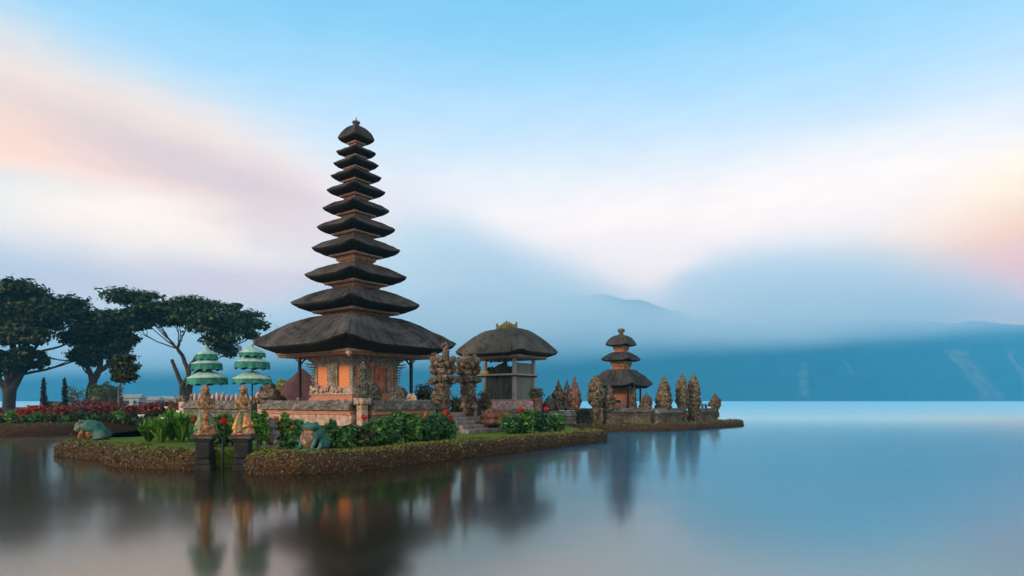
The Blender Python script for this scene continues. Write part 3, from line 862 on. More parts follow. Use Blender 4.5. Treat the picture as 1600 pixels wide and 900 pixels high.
# ------------------------------------------------------------------ ground of the two islets and the garden
A = math.radians(9.0)
Fd = Vector((math.sin(A), -math.cos(A), 0)); Rd = Vector((math.cos(A), math.sin(A), 0))
ax_r = (Rd - Fd).normalized(); ax_l = (-Rd - Fd).normalized()       # along the right-hand and left-hand temple walls
ROT = math.atan2(ax_r.y, ax_r.x)
K = Vector((-5.5, 23.5, 0))                                           # front corner of the courtyard
front_line = [(-15.2, 22.3), (-15.1, 21.3), (-13.8, 20.1), (-12.6, 19.6), (-11.6, 19.2)]
lobe_line = [(-11.75, 19.3), (-11.4, 18.1), (-10.5, 17.35), (-9.4, 16.9), (-8.55, 16.7), (-7.95, 16.75)]
right_line = [(-6.75, 17.2), (-6.75, 16.4), (-6.3, 15.8), (-5.5, 15.55), (-4.9, 15.7), (-3.96, 16.5), (-1.96, 19.5), (1.2, 23.9), (3.2, 26.6), (3.95, 27.6), (4.1, 28.5), (3.7, 29.5)]
isl = [(-15.4, 22.6), (-14.9, 21.4), (-13.6, 20.5), (-11.5, 19.6), (-11.0, 18.3), (-9.4, 17.4), (-8.0, 17.3), (-6.9, 17.5), (-6.2, 16.3), (-5.3, 16.0), (-3.9, 17.0), (-2.2, 19.9), (1.0, 24.3),
       (3.2, 27.4), (3.4, 29.5), (3.0, 33), (3.2, 43), (-2, 46), (-12, 44), (-17, 36), (-17.2, 30), (-13.6, 25.0), (-13.9, 23.6)]
ground('islet_lawn', isl, 0.46, M['grass'])
isl2_line = [(2.6, 36.6), (4.6, 36.6), (6.4, 36.9), (8.2, 37.5), (10.7, 38.9), (13.2, 41.5), (15.2, 43.7), (16.1, 44.8), (16.4, 45.6), (16.2, 46.6)]
isl2 = [(2.4, 37.2), (6.4, 37.5), (10.5, 39.5), (15.0, 44.3), (15.9, 45.6), (15.6, 48), (12, 60), (1, 56), (1.4, 44)]
ground('far_islet_lawn', isl2, 0.40, M['grass'])
garden = [(-60, 31), (-40, 31), (-26.3, 32.9), (-24, 34.8), (-22.6, 38), (-20, 42), (-13, 47), (-7.5, 50), (-8, 72), (-26, 112), (-70, 135), (-150, 130), (-140, 60)]
ground('garden_ground', garden, 0.44, M['soil'])
def at(t_l, t_r, z=0.0):                                             # a point by distance along the left and the right wall from the corner
    p = K + ax_l * t_l + ax_r * t_r; p.z = z
    return p
court = [at(0.3, 0.3), at(14.0, 0.3), at(14.0, 11.0), at(8, 17.2), at(2.2, 17.2), at(2.2, 10.2), at(0.3, 9.3)]
ground('courtyard_paving', [(p.x, p.y) for p in court], 1.22, M['step_stone'], 0.2)

hedge('clipped_hedge', front_line, 'low brown clipped hedge along the tip of the spit under the crouching teal frog', 0.9, 0.46, 1)
hedge('clipped_hedge', lobe_line, 'short rounded brown hedge edging the bright lawn left of the two pedestals', 0.9, 0.48, 2)
hedge('clipped_hedge', right_line, 'long mossy topped brown hedge along the water below the squatting frog and the steps', 0.95, 0.50, 3)
hedge('clipped_hedge', isl2_line, 'straight brown hedge edging the far islet below the three roofed shrine', 0.8, 0.44, 4, leaf=0.045, density=70)
hedge('clipped_hedge', [(-60, 29.6), (-40, 29.9), (-30, 31.0), (-26.1, 32.2), (-23.7, 34.0), (-22.1, 37.4), (-19.6, 41.4), (-12.8, 46.3)],
      'green topped clipped hedge along the garden bank behind the spit', 1.0, 0.60, 5, [M['hedge_core'], M['hedge_leaf'], M['garden_hedge']], 60, 0.05)

# ------------------------------------------------------------------ thatched shrines
UP = [(1.0, 0.0), (0.985, 0.045), (0.93, 0.16), (0.86, 0.32), (0.76, 0.52), (0.65, 0.72), (0.54, 0.89), (0.46, 0.985), (0.42, 1.0), (0.385, 0.97), (0.35, 0.80)]
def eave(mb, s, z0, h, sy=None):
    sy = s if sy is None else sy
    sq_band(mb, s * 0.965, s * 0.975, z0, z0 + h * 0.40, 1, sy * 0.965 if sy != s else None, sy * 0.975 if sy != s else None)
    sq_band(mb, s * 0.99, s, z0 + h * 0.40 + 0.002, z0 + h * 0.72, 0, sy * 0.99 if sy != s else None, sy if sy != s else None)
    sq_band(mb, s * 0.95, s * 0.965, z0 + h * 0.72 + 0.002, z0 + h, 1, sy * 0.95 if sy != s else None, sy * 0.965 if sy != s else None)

def big_meru():
    D, k = 30.0, 0.030
    c = Vector(((556.5 - 800) / FOC * D, D, 1.22))
    root = thing('pagoda_tower', 'tall dark thatched pagoda tower of eleven stacked roofs over an orange shrine', 'pagoda', c, ROT)
    Z = lambda py: CAM_Z + (HOR - py) * k - c.z
    tiers = [(28, 217), (30.5, 238), (35, 256), (39, 275.5), (45, 298), (51.7, 326), (60, 356), (68, 388.5), (78, 430.5), (98.5, 474), (156, 535.5)]
    fr = [0.52, 0.55, 0.58, 0.58, 0.58, 0.60, 0.63, 0.61, 0.64, 0.69, 0.775]
    neck_top = None
    info = []
    for i, (w, py) in enumerate(tiers):
        d, z = w * k, Z(py)
        drop = min(5.5 + 0.14 * w, 17.5) * k
        fh = 0.055 + 0.0011 * w if i < 10 else 0.29
        if i == 10: drop = 25 * k
        rise = (0.21 if i < 10 else 0.245) * d if i else 0.62
        up = UP if i else [(1.0, 0), (0.985, 0.05), (0.93, 0.2), (0.84, 0.42), (0.7, 0.64), (0.52, 0.82), (0.34, 0.93), (0.18, 0.985), (0.10, 1.0)]
        info.append((d, z, drop, fh, rise, fr[i]))
        mb = MB()
        dn = [(0.99, -0.10 * drop), (0.93, -0.28 * drop), (fr[i] + 0.12, -(drop - fh) * 0.80), (fr[i] + 0.02, -(drop - fh)), (0.25, -(drop - fh))]
        if i == 10: dn = [(0.985, -0.06), (0.94, -0.17), (0.88, -0.28), (0.81, -0.42), (0.78, -0.455), (0.3, -0.455)]
        roof_mesh(mb, d, z, [(r, h * rise) for r, h in up], dn, seed=i)
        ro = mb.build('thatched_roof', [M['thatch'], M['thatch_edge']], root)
        mb = MB()
        s = d * fr[i] / math.sqrt(2)
        eave(mb, s, z - drop, fh - 0.004)
        mb.build('eave_board', [M['fascia'], M['fascia_dark']], ro)
    for i in range(10):                                              # carved box between one hood and the hood above it
        d, z, drop, fh, rise, f = info[i]
        d2, z2, drop2, fh2, rise2, f2 = info[i + 1]
        s = d * f / math.sqrt(2) * 0.70
        zb, zt = z2 + rise2 * 0.72, z - drop - 0.003
        mb = MB()
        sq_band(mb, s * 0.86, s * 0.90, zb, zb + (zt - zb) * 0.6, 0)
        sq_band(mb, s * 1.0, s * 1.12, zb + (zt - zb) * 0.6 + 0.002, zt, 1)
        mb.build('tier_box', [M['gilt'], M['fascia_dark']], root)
    mb = MB(); zt = Z(196)
    mb.lathe((0, 0, zt - 0.05), [(0.10, 0), (0.13, 0.05), (0.08, 0.10), (0.15, 0.17), (0.17, 0.21), (0.10, 0.25), (0.03, 0.30), (0.02, 0.42), (0.0, 0.44)], 12)
    for q in range(8):
        mb.ball((0.15 * math.cos(q * .785), 0.15 * math.sin(q * .785), zt + 0.13), (0.04, 0.04, 0.07), q, 0.3)
    mb.build('finial', M['coping'], root)
    # plinth, shrine room, cornice
    g0 = CAM_Z - c.z
    mb = MB()
    sq_band(mb, 2.3, 2.3, 0, 0.16, 0); sq_band(mb, 2.12, 2.12, 0.162, g0, 0)
    mb.build('platform', M['pink_brick'], root)
    mb = MB()
    sq_band(mb, 1.52, 1.52, g0 + .002, g0 + .13, 0); sq_band(mb, 1.44, 1.44, g0 + .132, g0 + .27, 0); sq_band(mb, 1.50, 1.50, g0 + .272, g0 + .33, 1)
    sq_band(mb, 1.40, 1.38, g0 + .332, g0 + .62, 1)
    mb.build('plinth', [M['pink_brick'], M['pale_stone']], root)
    mb = MB(); sq_band(mb, 1.30, 1.30, g0 + .60, g0 + 1.72, 0)
    mb.build('shrine_wall', M['orange'], root)
    mb = MB()
    for q, (s0, s1, a, b) in enumerate([(1.34, 1.36, 1.56, 1.68), (1.40, 1.44, 1.682, 1.80), (1.50, 1.56, 1.802, 1.90), (1.62, 1.68, 1.902, 2.02)]):
        sq_band(mb, s0, s1, g0 + a, g0 + b)
    mb.build('cornice', M['grey_carving'], root)
    # corner pilasters (carved), each with a comb of flame points on the outer corners
    for sx, sy in ((-1, -1), (1, -1), (-1, 1), (1, 1)):
        mb = MB()
        mb.box((sx * 1.23, sy * 1.23, g0 + 1.09), (0.20, 0.20, 0.94))
        for q in range(7): mb.box((sx * 1.235, sy * 1.235, g0 + 0.68 + q * 0.135), (0.24, 0.24, 0.06), bev=0.012)
        mb.build('corner_pilaster', M['grey_carving'], root)
        if sx * sy < 0:
            mb = MB(); o = Vector((sx, sy, 0)).normalized()
            for q in range(10):
                z = g0 + 0.55 + q * 0.125; e = 0.13 + 0.025 * q + (0.16 if q > 7 else 0)
                b = Vector((sx * 1.30, sy * 1.30, z))
                mb.tube([b - o * 0.05, b + o * e * 0.6, b + o * e + Vector((0, 0, 0.06))], [0.05, 0.04, 0.006], 6)
            mb.build('flame_carving', M['grey_carving'], root)
    # carved blind window on the left face (x = -1.30)
    mb = MB(); x = -1.30
    mb.box((x - 0.06, 0, g0 + 1.13), (0.12, 0.46, 1.00), bev=0.015)
    mb.box((x - 0.04, 0.30, g0 + 1.06), (0.10, 0.11, 1.06)); mb.box((x - 0.04, -0.30, g0 + 1.06), (0.10, 0.11, 1.06))
    mb.box((x - 0.05, 0, g0 + 1.66), (0.16, 0.80, 0.12))
    for q in (-1, 1): mb.ball((x - 0.10, q * 0.30, g0 + 1.55), (0.06, 0.09, 0.07), q, 0.3)
    wn = mb.build('blind_window', M['grey_carving'], root)
    mb = MB(); mb.box((x - 0.125, 0, g0 + 1.16), (0.03, 0.36, 0.72))
    for q in range(5):
        for w in range(3): mb.ball((x - 0.14, -0.11 + 0.11 * w, g0 + 0.90 + 0.13 * q), (0.02, 0.045, 0.05), q + w, 0.4)
    mb.build('carved_panel', M['grey_carving'], wn)
    mb = MB()
    rg = random.Random(4)
    for q in range(46):
        y = rg.uniform(-0.72, 0.72); h = 0.20 * math.exp(-(y / 0.45) ** 2)
        mb.ball((x - 0.12 - 0.05 * rg.random(), y, g0 + 0.38 + rg.uniform(0, 0.12) + rg.random() * h), (0.06, 0.07, 0.07), q, 0.4)
    for q in range(16):
        mb.ball((x - 0.14, 1.12 + rg.uniform(-.22, .36), g0 + 0.36 + rg.uniform(0, 0.34)), (0.08, 0.09, 0.09), q + 90, 0.4)
    mb.build('base_carving', M['pale_stone'], root)
    # door on the right face (y = -1.30)
    y = -1.30; dx = 0.18
    mb = MB()
    mb.box((dx, y - 0.05, g0 + 0.98), (1.50, 0.10, 1.34)); mb.box((dx - 0.50, y - 0.10, g0 + 1.0), (0.18, 0.16, 1.30)); mb.box((dx + 0.50, y - 0.10, g0 + 1.0), (0.18, 0.16, 1.30))
    mb.box((dx, y - 0.10, g0 + 1.66), (1.30, 0.18, 0.12)); mb.box((dx, y - 0.08, g0 + 1.54), (1.0, 0.12, 0.10))
    for q in range(26):
        mb.ball((dx + rg.choice((-1, 1)) * rg.uniform(0.36, 0.74), y - 0.13, g0 + rg.uniform(0.5, 1.6)), (0.06, 0.04, 0.07), q + 30, 0.4)
    fr_ = mb.build('door_frame', M['door_carving'], root)
    mb = MB()
    mb.box((dx - 0.16, y - 0.125, g0 + 0.94), (0.29, 0.05, 1.06), bev=0.01); mb.box((dx + 0.16, y - 0.125, g0 + 0.94), (0.29, 0.05, 1.06), bev=0.01)
    mb.box((dx, y - 0.165, g0 + 0.94), (0.07, 0.03, 1.06))
    mb.build('door', M['red_door'], root)
    mb = MB()
    for q in range(3): mb.box((dx, y - 0.30 - 0.16 * (2 - q), g0 + 0.06 + 0.11 * q), (1.0 - 0.1 * q, 0.34, 0.11), bev=0.01)
    mb.build('door_steps', M['pink_brick'], root)
    s = 1.80
    for sx, sy in ((-1, 1), (1, -1), (1, 1)):
        mb = MB()
        mb.box((sx * s, sy * s, g0 + 0.06), (0.22, 0.22, 0.16), bev=0.02, mi=1)
        mb.box((sx * s, sy * s, g0 + 1.06), (0.115, 0.115, 1.86))
        mb.tube([(sx * s, sy * s, g0 + 1.62), (sx * (s - .16), sy * (s - .16), g0 + 1.90), (sx * (s - .3), sy * (s - .3), g0 + 1.98)], [0.04, 0.04, 0.03], 6)
        mb.build('post', [M['post'], M['grey_stone']], root)
    for sx, sy in ((-1, -1), (1, -1), (-1, 1)):                       # pale carved bosses under the eave
        mb = MB(); t = 2.52 if sx == sy else 1.85
        o = Vector((sx, sy, 0)).normalized()
        p = Vector((sx * t, sy * t, g0 + 1.97 + (0.02 if sx == sy else -0.05)))
        mb.ball(p, (0.13, 0.13, 0.10), 3, 0.3, 2); mb.ball(p + Vector((0, 0, -0.09)), (0.07, 0.07, 0.07), 5, 0.3)
        mb.build('eave_boss', M['fascia'], root)
big_meru()

def small_meru():
    D, k = 46.0, 0.046
    c = Vector(((970.5 - 800) / FOC * D, D, 0.40))
    root = thing('small_pagoda', 'small dark pagoda shrine of three stacked thatched roofs on the far islet', 'pagoda', c, ROT)
    Z = lambda py: CAM_Z + (HOR - py) * k - c.z
    tiers = [(24.5, 537.5, 0.60, 0.66), (31, 560.5, 0.52, 0.46), (50, 598.5, 0.78, 0.96)]
    fr, drops, fhs = [0.58, 0.58, 0.80], [0.26, 0.30, 0.40], [0.09, 0.10, 0.15]
    for i, (w, py, _, rise) in enumerate(tiers):
        d, z = w * k, Z(py)
        up = [(1.0, 0), (0.985, 0.05), (0.93, 0.2), (0.84, 0.42), (0.7, 0.66), (0.52, 0.84), (0.34, 0.94), (0.2, 0.985), (0.14, 1.0)] if i == 0 else UP
        mb = MB(); dr, fh, f = drops[i], fhs[i], fr[i]
        roof_mesh(mb, d, z, [(r, h * rise) for r, h in up], [(0.99, -0.05), (0.93, -0.4 * (dr - fh)), (f + 0.08, -(dr - fh) * 0.9), (f + 0.02, -(dr - fh)), (0.25, -(dr - fh))], seed=i + 20, n=14.0, sag=0.13)
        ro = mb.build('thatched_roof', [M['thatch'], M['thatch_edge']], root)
        mb = MB(); eave(mb, d * f / math.sqrt(2), z - dr, fh - 0.004)
        mb.build('eave_board', [M['fascia'], M['fascia_dark']], ro)
        if i < 2:
            zb = Z(tiers[i + 1][1]) + tiers[i + 1][3] * 0.72; zt = z - dr - 0.003
            mb = MB(); s = (0.36, 0.47)[i]
            sq_band(mb, s, s, zb, zb + (zt - zb) * 0.62, 0); sq_band(mb, s * 1.1, s * 1.25, zb + (zt - zb) * 0.62 + .002, zt, 1)
            mb.build('tier_box', [M['red_door'], M['gilt']], root)
    mb = MB(); zt = Z(524)
    mb.lathe((0, 0, zt), [(0.16, -0.05), (0.20, 0.06), (0.14, 0.14), (0.17, 0.26), (0.22, 0.34), (0.12, 0.42), (0.05, 0.5), (0.0, 0.52)], 10)
    for q in range(6): mb.ball((0.2 * math.cos(q * 1.05), 0.2 * math.sin(q * 1.05), zt + 0.34), (0.07, 0.07, 0.14), q, 0.3)
    mb.build('finial', M['carved_tan'], root)
    g0 = 1.30 - c.z
    mb = MB(); sq_band(mb, 1.25, 1.25, 0, g0 - 0.12, 0); sq_band(mb, 1.15, 1.15, g0 - 0.118, g0, 0)
    mb.build('platform', M['pink_brick'], root)
    zt = Z(598.5) - 0.40
    mb = MB(); sq_band(mb, 0.66, 0.66, g0 + .002, g0 + 0.2, 0)
    mb.build('plinth', M['pink_brick'], root)
    mb = MB(); sq_band(mb, 0.58, 0.58, g0 + .2, zt - 0.1, 0)
    mb.build('shrine_wall', M['orange'], root)
    mb = MB()
    for q in range(5): sq_band(mb, 0.62 + 0.05 * q, 0.64 + 0.05 * q, zt - 0.40 + q * 0.08, zt - 0.325 + q * 0.08, q % 2)
    mb.build('cornice', [M['gilt'], M['red_door']], root)
    mb = MB(); mb.box((-0.60, 0, g0 + 0.45), (0.06, 0.9, 0.34)); mb.build('niche_panel', M['pale_stone'], root)
    mb = MB(); mb.box((-0.635, 0, g0 + 0.45), (0.03, 0.55, 0.18)); mb.build('niche_opening', M['post'], root)
    mb = MB(); mb.box((0, -0.60, g0 + 0.62), (0.5, 0.06, 0.85)); mb.build('door', M['gilt'], root)
    for sx, sy in ((-1, -1), (1, -1), (-1, 1), (1, 1)):
        mb = MB(); mb.box((sx * 1.02, sy * 1.02, (g0 + zt) / 2), (0.10, 0.10, zt - g0)); mb.box((sx * 1.02, sy * 1.02, g0 + 0.08), (0.2, 0.2, 0.15))
        mb.build('post', M['post'], root)
small_meru()

def pavilion():
    D, k = 38.0, 0.038
    c = Vector(((796 - 800) / FOC * D, D, 1.22))
    root = thing('shrine_pavilion', 'open two storey thatched pavilion with grey boards and a mossy golden roof crown', 'pavilion', c, ROT)
    Z = lambda py: CAM_Z + (HOR - py) * k - c.z
    # hip roof, longer towards the left
    hx, hy = 1.95, 2.55
    z, rise = Z(549), 36 * k
    mb = MB()
    d = hx * CORNER
    roof_mesh(mb, d, z, [(r, h * rise) for r, h in [(1.0, 0), (0.985, 0.045), (0.93, 0.15), (0.80, 0.36), (0.62, 0.60), (0.44, 0.81), (0.32, 0.92), (0.2, 0.98), (0.08, 1.0)]],
              [(0.99, -0.06), (0.95, -0.15), (0.84, -0.25), (0.3, -0.25)], hy - hx, seed=40, n=14.0)
    ro = mb.build('thatched_roof', [M['thatch_moss'], M['thatch_edge']], root)
    ro.location = (0.12, 0.30, 0)
    mb = MB(); eave(mb, 1.50, z - 0.49, 0.235, 1.95)
    mb.build('eave_board', [M['fascia'], M['fascia_dark']], ro)
    mb = MB(); zt = z + rise
    for q in range(-3, 4):
        mb.tube([(0, q * 0.16, zt - 0.16), (0, q * 0.17, zt + 0.12 + 0.20 * (1 - abs(q) / 4)), (0, q * 0.20, zt + 0.22 + 0.30 * (1 - abs(q) / 3.2))], [0.16, 0.12, 0.01], 7)
    for q in (-1, 1): mb.tube([(0, q * 0.5, zt - 0.14), (0, q * 0.66, zt + 0.08), (0, q * 0.74, zt + 0.32), (0, q * 0.66, zt + 0.40)], [0.13, 0.11, 0.06, 0.01], 7)
    for q in range(22): mb.ball((random.Random(q).uniform(-.12, .12), -0.62 + q * 0.06, zt + 0.02), (0.10, 0.09, 0.10), q, 0.3)
    mb.build('roof_crown', M['gold_moss'], ro)
    g0 = CAM_Z - c.z
    mb = MB(); sq_band(mb, 1.55, 1.55, 0, g0 - 0.1); sq_band(mb, 1.45, 1.45, g0 - 0.098, g0 + 0.06)
    mb.build('plinth', M['pink_brick'], root)
    sx_, sy_ = 0.98, 1.06
    ze, zt = Z(587), Z(560) - 0.0
    for sx, sy in ((-1, -1), (1, -1), (-1, 1), (1, 1)):
        mb = MB(); mb.box((sx * sx_, sy * sy_, (g0 + z - 0.3) / 2 + 0.03), (0.17, 0.17, z - 0.3 - g0), 0)
        mb.build('post', M['post_grey'], root)
    mb = MB()
    w = 0.05
    mb.box((0, -sy_, (g0 + ze) / 2 + 0.03), (2 * sx_ - 0.17, w, ze - g0 - 0.08)); mb.box((0, sy_, (g0 + ze) / 2 + 0.03), (2 * sx_ - 0.17, w, ze - g0 - 0.08))
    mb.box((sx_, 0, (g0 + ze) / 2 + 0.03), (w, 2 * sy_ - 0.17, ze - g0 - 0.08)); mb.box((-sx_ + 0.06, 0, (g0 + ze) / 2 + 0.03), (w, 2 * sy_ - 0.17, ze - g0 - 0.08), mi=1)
    mb.build('lower_boards', [M['panel_grey'], M['panel_shaded']], root)
    mb = MB(); mb.box((0.02, 0.25, ze + 0.03), (2.5, 3.1, 0.10)); mb.box((0.02, 0.25, ze - 0.06), (2.3, 2.9, 0.07), mi=1)
    mb.build('loft_floor', [M['post_grey'], M['post']], root)
    mb = MB()
    mb.box((0, -sy_ + .01, ze + 0.40), (2 * sx_ - 0.17, w, 0.62))
    mb.build('loft_parapet', M['panel_grey'], root)
    mb = MB()                                                         # dark stored drums and bundles seen against the sky
    rg = random.Random(8)
    for q in range(9):
        y = -0.85 + q * 0.24; h = 0.42 + 0.34 * rg.random()
        mb.lathe((-0.55 + rg.uniform(-.1, .1), y, ze + 0.08), [(0.15, 0), (0.17, h * 0.3), (0.13, h * 0.6), (0.15, h * 0.8), (0.06, h), (0.0, h + 0.03)], 9)
    mb.build('stored_bundles', M['post'], root)
    mb = MB(); mb.box((-1.12, 1.10, ze + 0.17), (0.2, 0.75, 0.17), bev=0.03)
    mb.build('cloth_bundle', M['gold_cloth'], root)
    mb = MB()
    for q in range(7): mb.box((-sx_ - .02, -0.9 + 0.3 * q, z - 0.56), (0.10, 0.16, 0.16 + 0.12 * (q % 2)), taper=0.5)
    mb.build('lattice_frieze', M['post'], root)
pavilion()

# ------------------------------------------------------------------ courtyard walls, piers, gate
def wall(label, p0, p1, zb, panel, brick, cop, h_cop=0.36, z_top=1.80, th=0.50, cat='wall', knobs=0, seed=0, name='courtyard_wall', group=None):
    d = (p1 - p0); Ln = d.length; d.normalize(); rot = math.atan2(d.y, d.x)
    m0 = (p0 + p1) / 2
    root = thing(name, label, cat, (m0.x, m0.y, zb), rot, group)
    H = z_top - zb
    def rough_box(mb, sx, sy, za, zb_, mi=0, n=None):
        n = n or max(4, int(sx / 0.25)); rings = []
        for i in range(n + 1):
            x = -sx / 2 + sx * i / n; r = []
            for (yy, zz) in ((-sy / 2, za), (-sy / 2, zb_ - 0.03), (-sy / 2 + 0.03, zb_), (sy / 2 - 0.03, zb_), (sy / 2, zb_ - 0.03), (sy / 2, za)):
                k = 0.02 * mnoise.noise(Vector((x * 3 + seed, yy * 4, zz * 5)))
                r.append(Vector((x, yy + k, zz + k)))
            rings.append(r)
        mb.loft(rings, mi, False)
    mb = MB()
    rough_box(mb, Ln, th + 0.16, -0.3, 0.14, 1); rough_box(mb, Ln, th, 0.14, H - h_cop - 0.16, 0); rough_box(mb, Ln - 0.01, th + 0.08, H - h_cop - 0.16, H - h_cop, 1)
    mb.build('wall_body', [panel, brick], root)
    mb = MB()
    rough_box(mb, Ln, th + 0.30, H - h_cop + .002, H - h_cop * 0.62); rough_box(mb, Ln - 0.02, th + 0.14, H - h_cop * 0.62 + .002, H - h_cop * 0.34); rough_box(mb, Ln - 0.04, th - 0.10, H - h_cop * 0.34 + .002, H)
    rg = random.Random(seed)
    for q in range(int(Ln * 7)):
        mb.ball((rg.uniform(-Ln / 2, Ln / 2), rg.uniform(-0.2, 0.2), H - h_cop * 0.34 + rg.uniform(-0.02, 0.30 * h_cop)), (0.09, 0.08, 0.05 + 0.05 * rg.random()), q, 0.5)
    mb.build('coping', cop, root)
    if knobs:
        mb = MB()
        for q in range(knobs):
            x = -Ln / 2 + Ln * (q + 0.5) / knobs
            h = rg.uniform(0.22, 0.40)
            mb.tube([(x, 0, H - 0.05), (x + rg.uniform(-.03, .03), 0, H + h * 0.6), (x + rg.uniform(-.08, .08), 0, H + h)], [0.10, 0.09, 0.03], 7)
            mb.ball((x, 0, H + h * 0.55), (0.11, 0.09, 0.10), q, 0.4)
        mb.build('carved_crest', M['pale_stone'], root)
    return root
wall('pale pink courtyard wall with a grey mossy coping behind the squatting frog', at(6.0, 0), at(0.3, 0), 0.46, M['pink_panel'], M['pink_brick'], M['coping'], seed=1)
wall('stained brown courtyard wall between the corner pier and the carved gate', at(0, 0.3), at(0, 3.55), 0.46, M['brown_panel'], M['pink_brick'], M['coping'], seed=2)
wall('grey courtyard wall with a carved white crest behind the two painted statues', at(12.4, 0), at(6.5, 0), 0.46, M['grey_stone'], M['grey_stone'], M['coping'], knobs=15, seed=3)
wall('low grey wall beyond the gate with a stepped coping behind the brown block', at(0, 6.75), at(0, 9.4), 0.46, M['islet_wall'], M['islet_wall'], M['coping'], 0.28, 1.30, seed=4)

def pier(label, loc, h, col, cap, w=0.42):
    root = thing('wall_pier', label, 'pier', loc, ROT)
    mb = MB()
    for s, a, b in ((w * 1.5, -0.3, 0.16), (w * 1.25, 0.162, 0.28)): sq_band(mb, s / 2, s / 2, a, b)
    mb.build('base', M['carved_moss'], root)
    mb = MB(); mb.box((0, 0, (h + 0.28) / 2), (w, w, h - 0.28), bev=0.02); mb.build('shaft', col, root)
    mb = MB()
    sq_band(mb, w * 0.55, w * 0.62, h + .002, h + 0.10); sq_band(mb, w * 0.70, w * 0.78, h + 0.102, h + 0.22)
    for q in range(4):
        a = math.pi / 4 + q * math.pi / 2
        mb.ball((math.cos(a) * w * 0.8, math.sin(a) * w * 0.8, h + 0.06), (0.10, 0.10, 0.14), q, 0.3)
    for q in range(2): mb.ball(((-w * 0.66, 0, h + 0.05), (0, -w * 0.66, h + 0.05))[q], (0.09, 0.09, 0.13), q + 7, 0.3)
    mb.build('capital', cap, root)
    return root
pier('pale pink corner pier of the courtyard wall under a mossy carving', Vector((K.x, K.y, 0.46)), 1.22, M['pink_panel'], M['pale_stone'], 0.30)
p = at(6.25, 0, 0.46); pier('slim pale pier in the courtyard wall right of the orange skirted statue', p, 1.25, M['pale_stone'], M['carved_tan'], 0.36)
p = at(12.6, 0, 0.46); pier('pale grey pier at the far left end of the courtyard wall', p, 1.35, M['pale_stone'], M['grey_stone'], 0.55)

def carving(name, label, cat, loc, prof, seed, mat, knob=0.09, n=90, N=20, flat=1.0, rot=0.0, extra=None, square=4.0, base=None, group=None, rough=0.16):
    root = thing(name, label, cat, loc, rot, group)
    mb = MB(); carve(mb, prof, seed, knob, n, N, flat, square=square, rough=rough)
    if extra: extra(mb)
    mb.build('carved_stone', mat, root)
    if base:
        s, h, bm_ = base
        mb = MB(); sq_band(mb, s * 1.12, s * 1.12, -0.25, 0.12); sq_band(mb, s, s, 0.122, h); sq_band(mb, s * 1.15, s * 1.18, h + .002, h + 0.09)
        mb.build('pedestal', bm_, root)
    return root
def gate_extra(side, seed):
    sr = Vector((ax_r.x, ax_l.x, 0)); out = Vector((-ax_l.y * 0 - 0.809, -0.588, 0))      # along the gate front, and out towards the lake
    def f(mb):
        rg = random.Random(seed)
        def lump(a, o, z, r, k=0): mb.ball(sr * a + out * o + Vector((0, 0, z)), r, seed + k + int(z * 10), 0.42, 2)
        for q in range(7): lump(-0.20 * side + rg.uniform(-.10, .10), 0.16 + rg.uniform(0, .14), 0.80 + 0.10 * q, (0.17, 0.17, 0.13), q)      # guardian bulging from the lower body
        lump(-0.24 * side, 0.28, 1.32, (0.15, 0.15, 0.14), 20); lump(-0.10 * side, 0.34, 1.18, (0.09, 0.09, 0.09), 21); lump(-0.34 * side, 0.26, 1.16, (0.09, 0.09, 0.10), 22)
        for q in range(15):                                                                                                             # scrolled collar
            t = q * 0.42; lump(math.cos(t) * 0.50, math.sin(t) * 0.42, 1.98 + rg.uniform(-.08, .08), (0.12, 0.12, 0.13), 30 + q)
        for q in range(12):                                                                                                             # brow and cheeks of the face
            t = q * 0.52; lump(math.cos(t) * 0.43, math.sin(t) * 0.34, 2.72 + 0.12 * math.cos(t * 2), (0.13, 0.13, 0.17), 50 + q)
        for a in (-0.42, 0.42): lump(a, 0.05, 2.45, (0.13, 0.15, 0.24), 70); lump(a * 0.75, 0.25, 2.30, (0.11, 0.11, 0.12), 71)
        lump(0.0, 0.42, 2.78, (0.20, 0.12, 0.09), 72); lump(0.0, 0.36, 2.28, (0.22, 0.10, 0.07), 73)
        b = sr * 0.10 * side
        mb.tube([b + Vector((0, 0, 2.8)), b * 1.2 + Vector((0, 0, 3.05)), b * 1.4 + Vector((0, 0, 3.32)), b * 1.3 + Vector((0, 0, 3.58))], [0.20, 0.15, 0.11, 0.025], 9)
        for q in range(9): lump(0.10 * side + rg.uniform(-.12, .12), rg.uniform(-.08, .1), 2.9 + q * 0.07, (0.07, 0.07, 0.08), 80 + q)
        c = sr * -0.32 * side
        mb.tube([c * 0.6 + Vector((0, 0, 2.75)), c * 1.2 + Vector((0, 0, 2.95)), c * 0.9 + Vector((0, 0, 3.12))], [0.17, 0.13, 0.04], 8)
        for q in range(4): lump(-0.30 * side + rg.uniform(-.1, .1), 0.05, 2.85 + q * 0.06, (0.08, 0.08, 0.08), 95 + q)
    return f
gp = [(0.0, 0.27), (0.12, 0.29), (0.14, 0.23), (0.70, 0.24), (0.78, 0.29), (1.45, 0.28), (1.55, 0.31), (1.85, 0.33), (1.9, 0.47), (2.06, 0.47), (2.12, 0.32), (2.3, 0.30), (2.5, 0.34), (2.62, 0.42), (2.85, 0.38), (3.0, 0.12)]
g1 = P(692, 600, 26.9); g2 = P(731.5, 600, 28.3)
carving('gate_pillar', 'tall carved stone gate pillar with a thin spire, nearer the pagoda tower', 'gate pillar', (g1.x, g1.y, 0.70), gp, 3, M['carved'], 0.05, 200, 24, 0.85, ROT, gate_extra(1, 11))
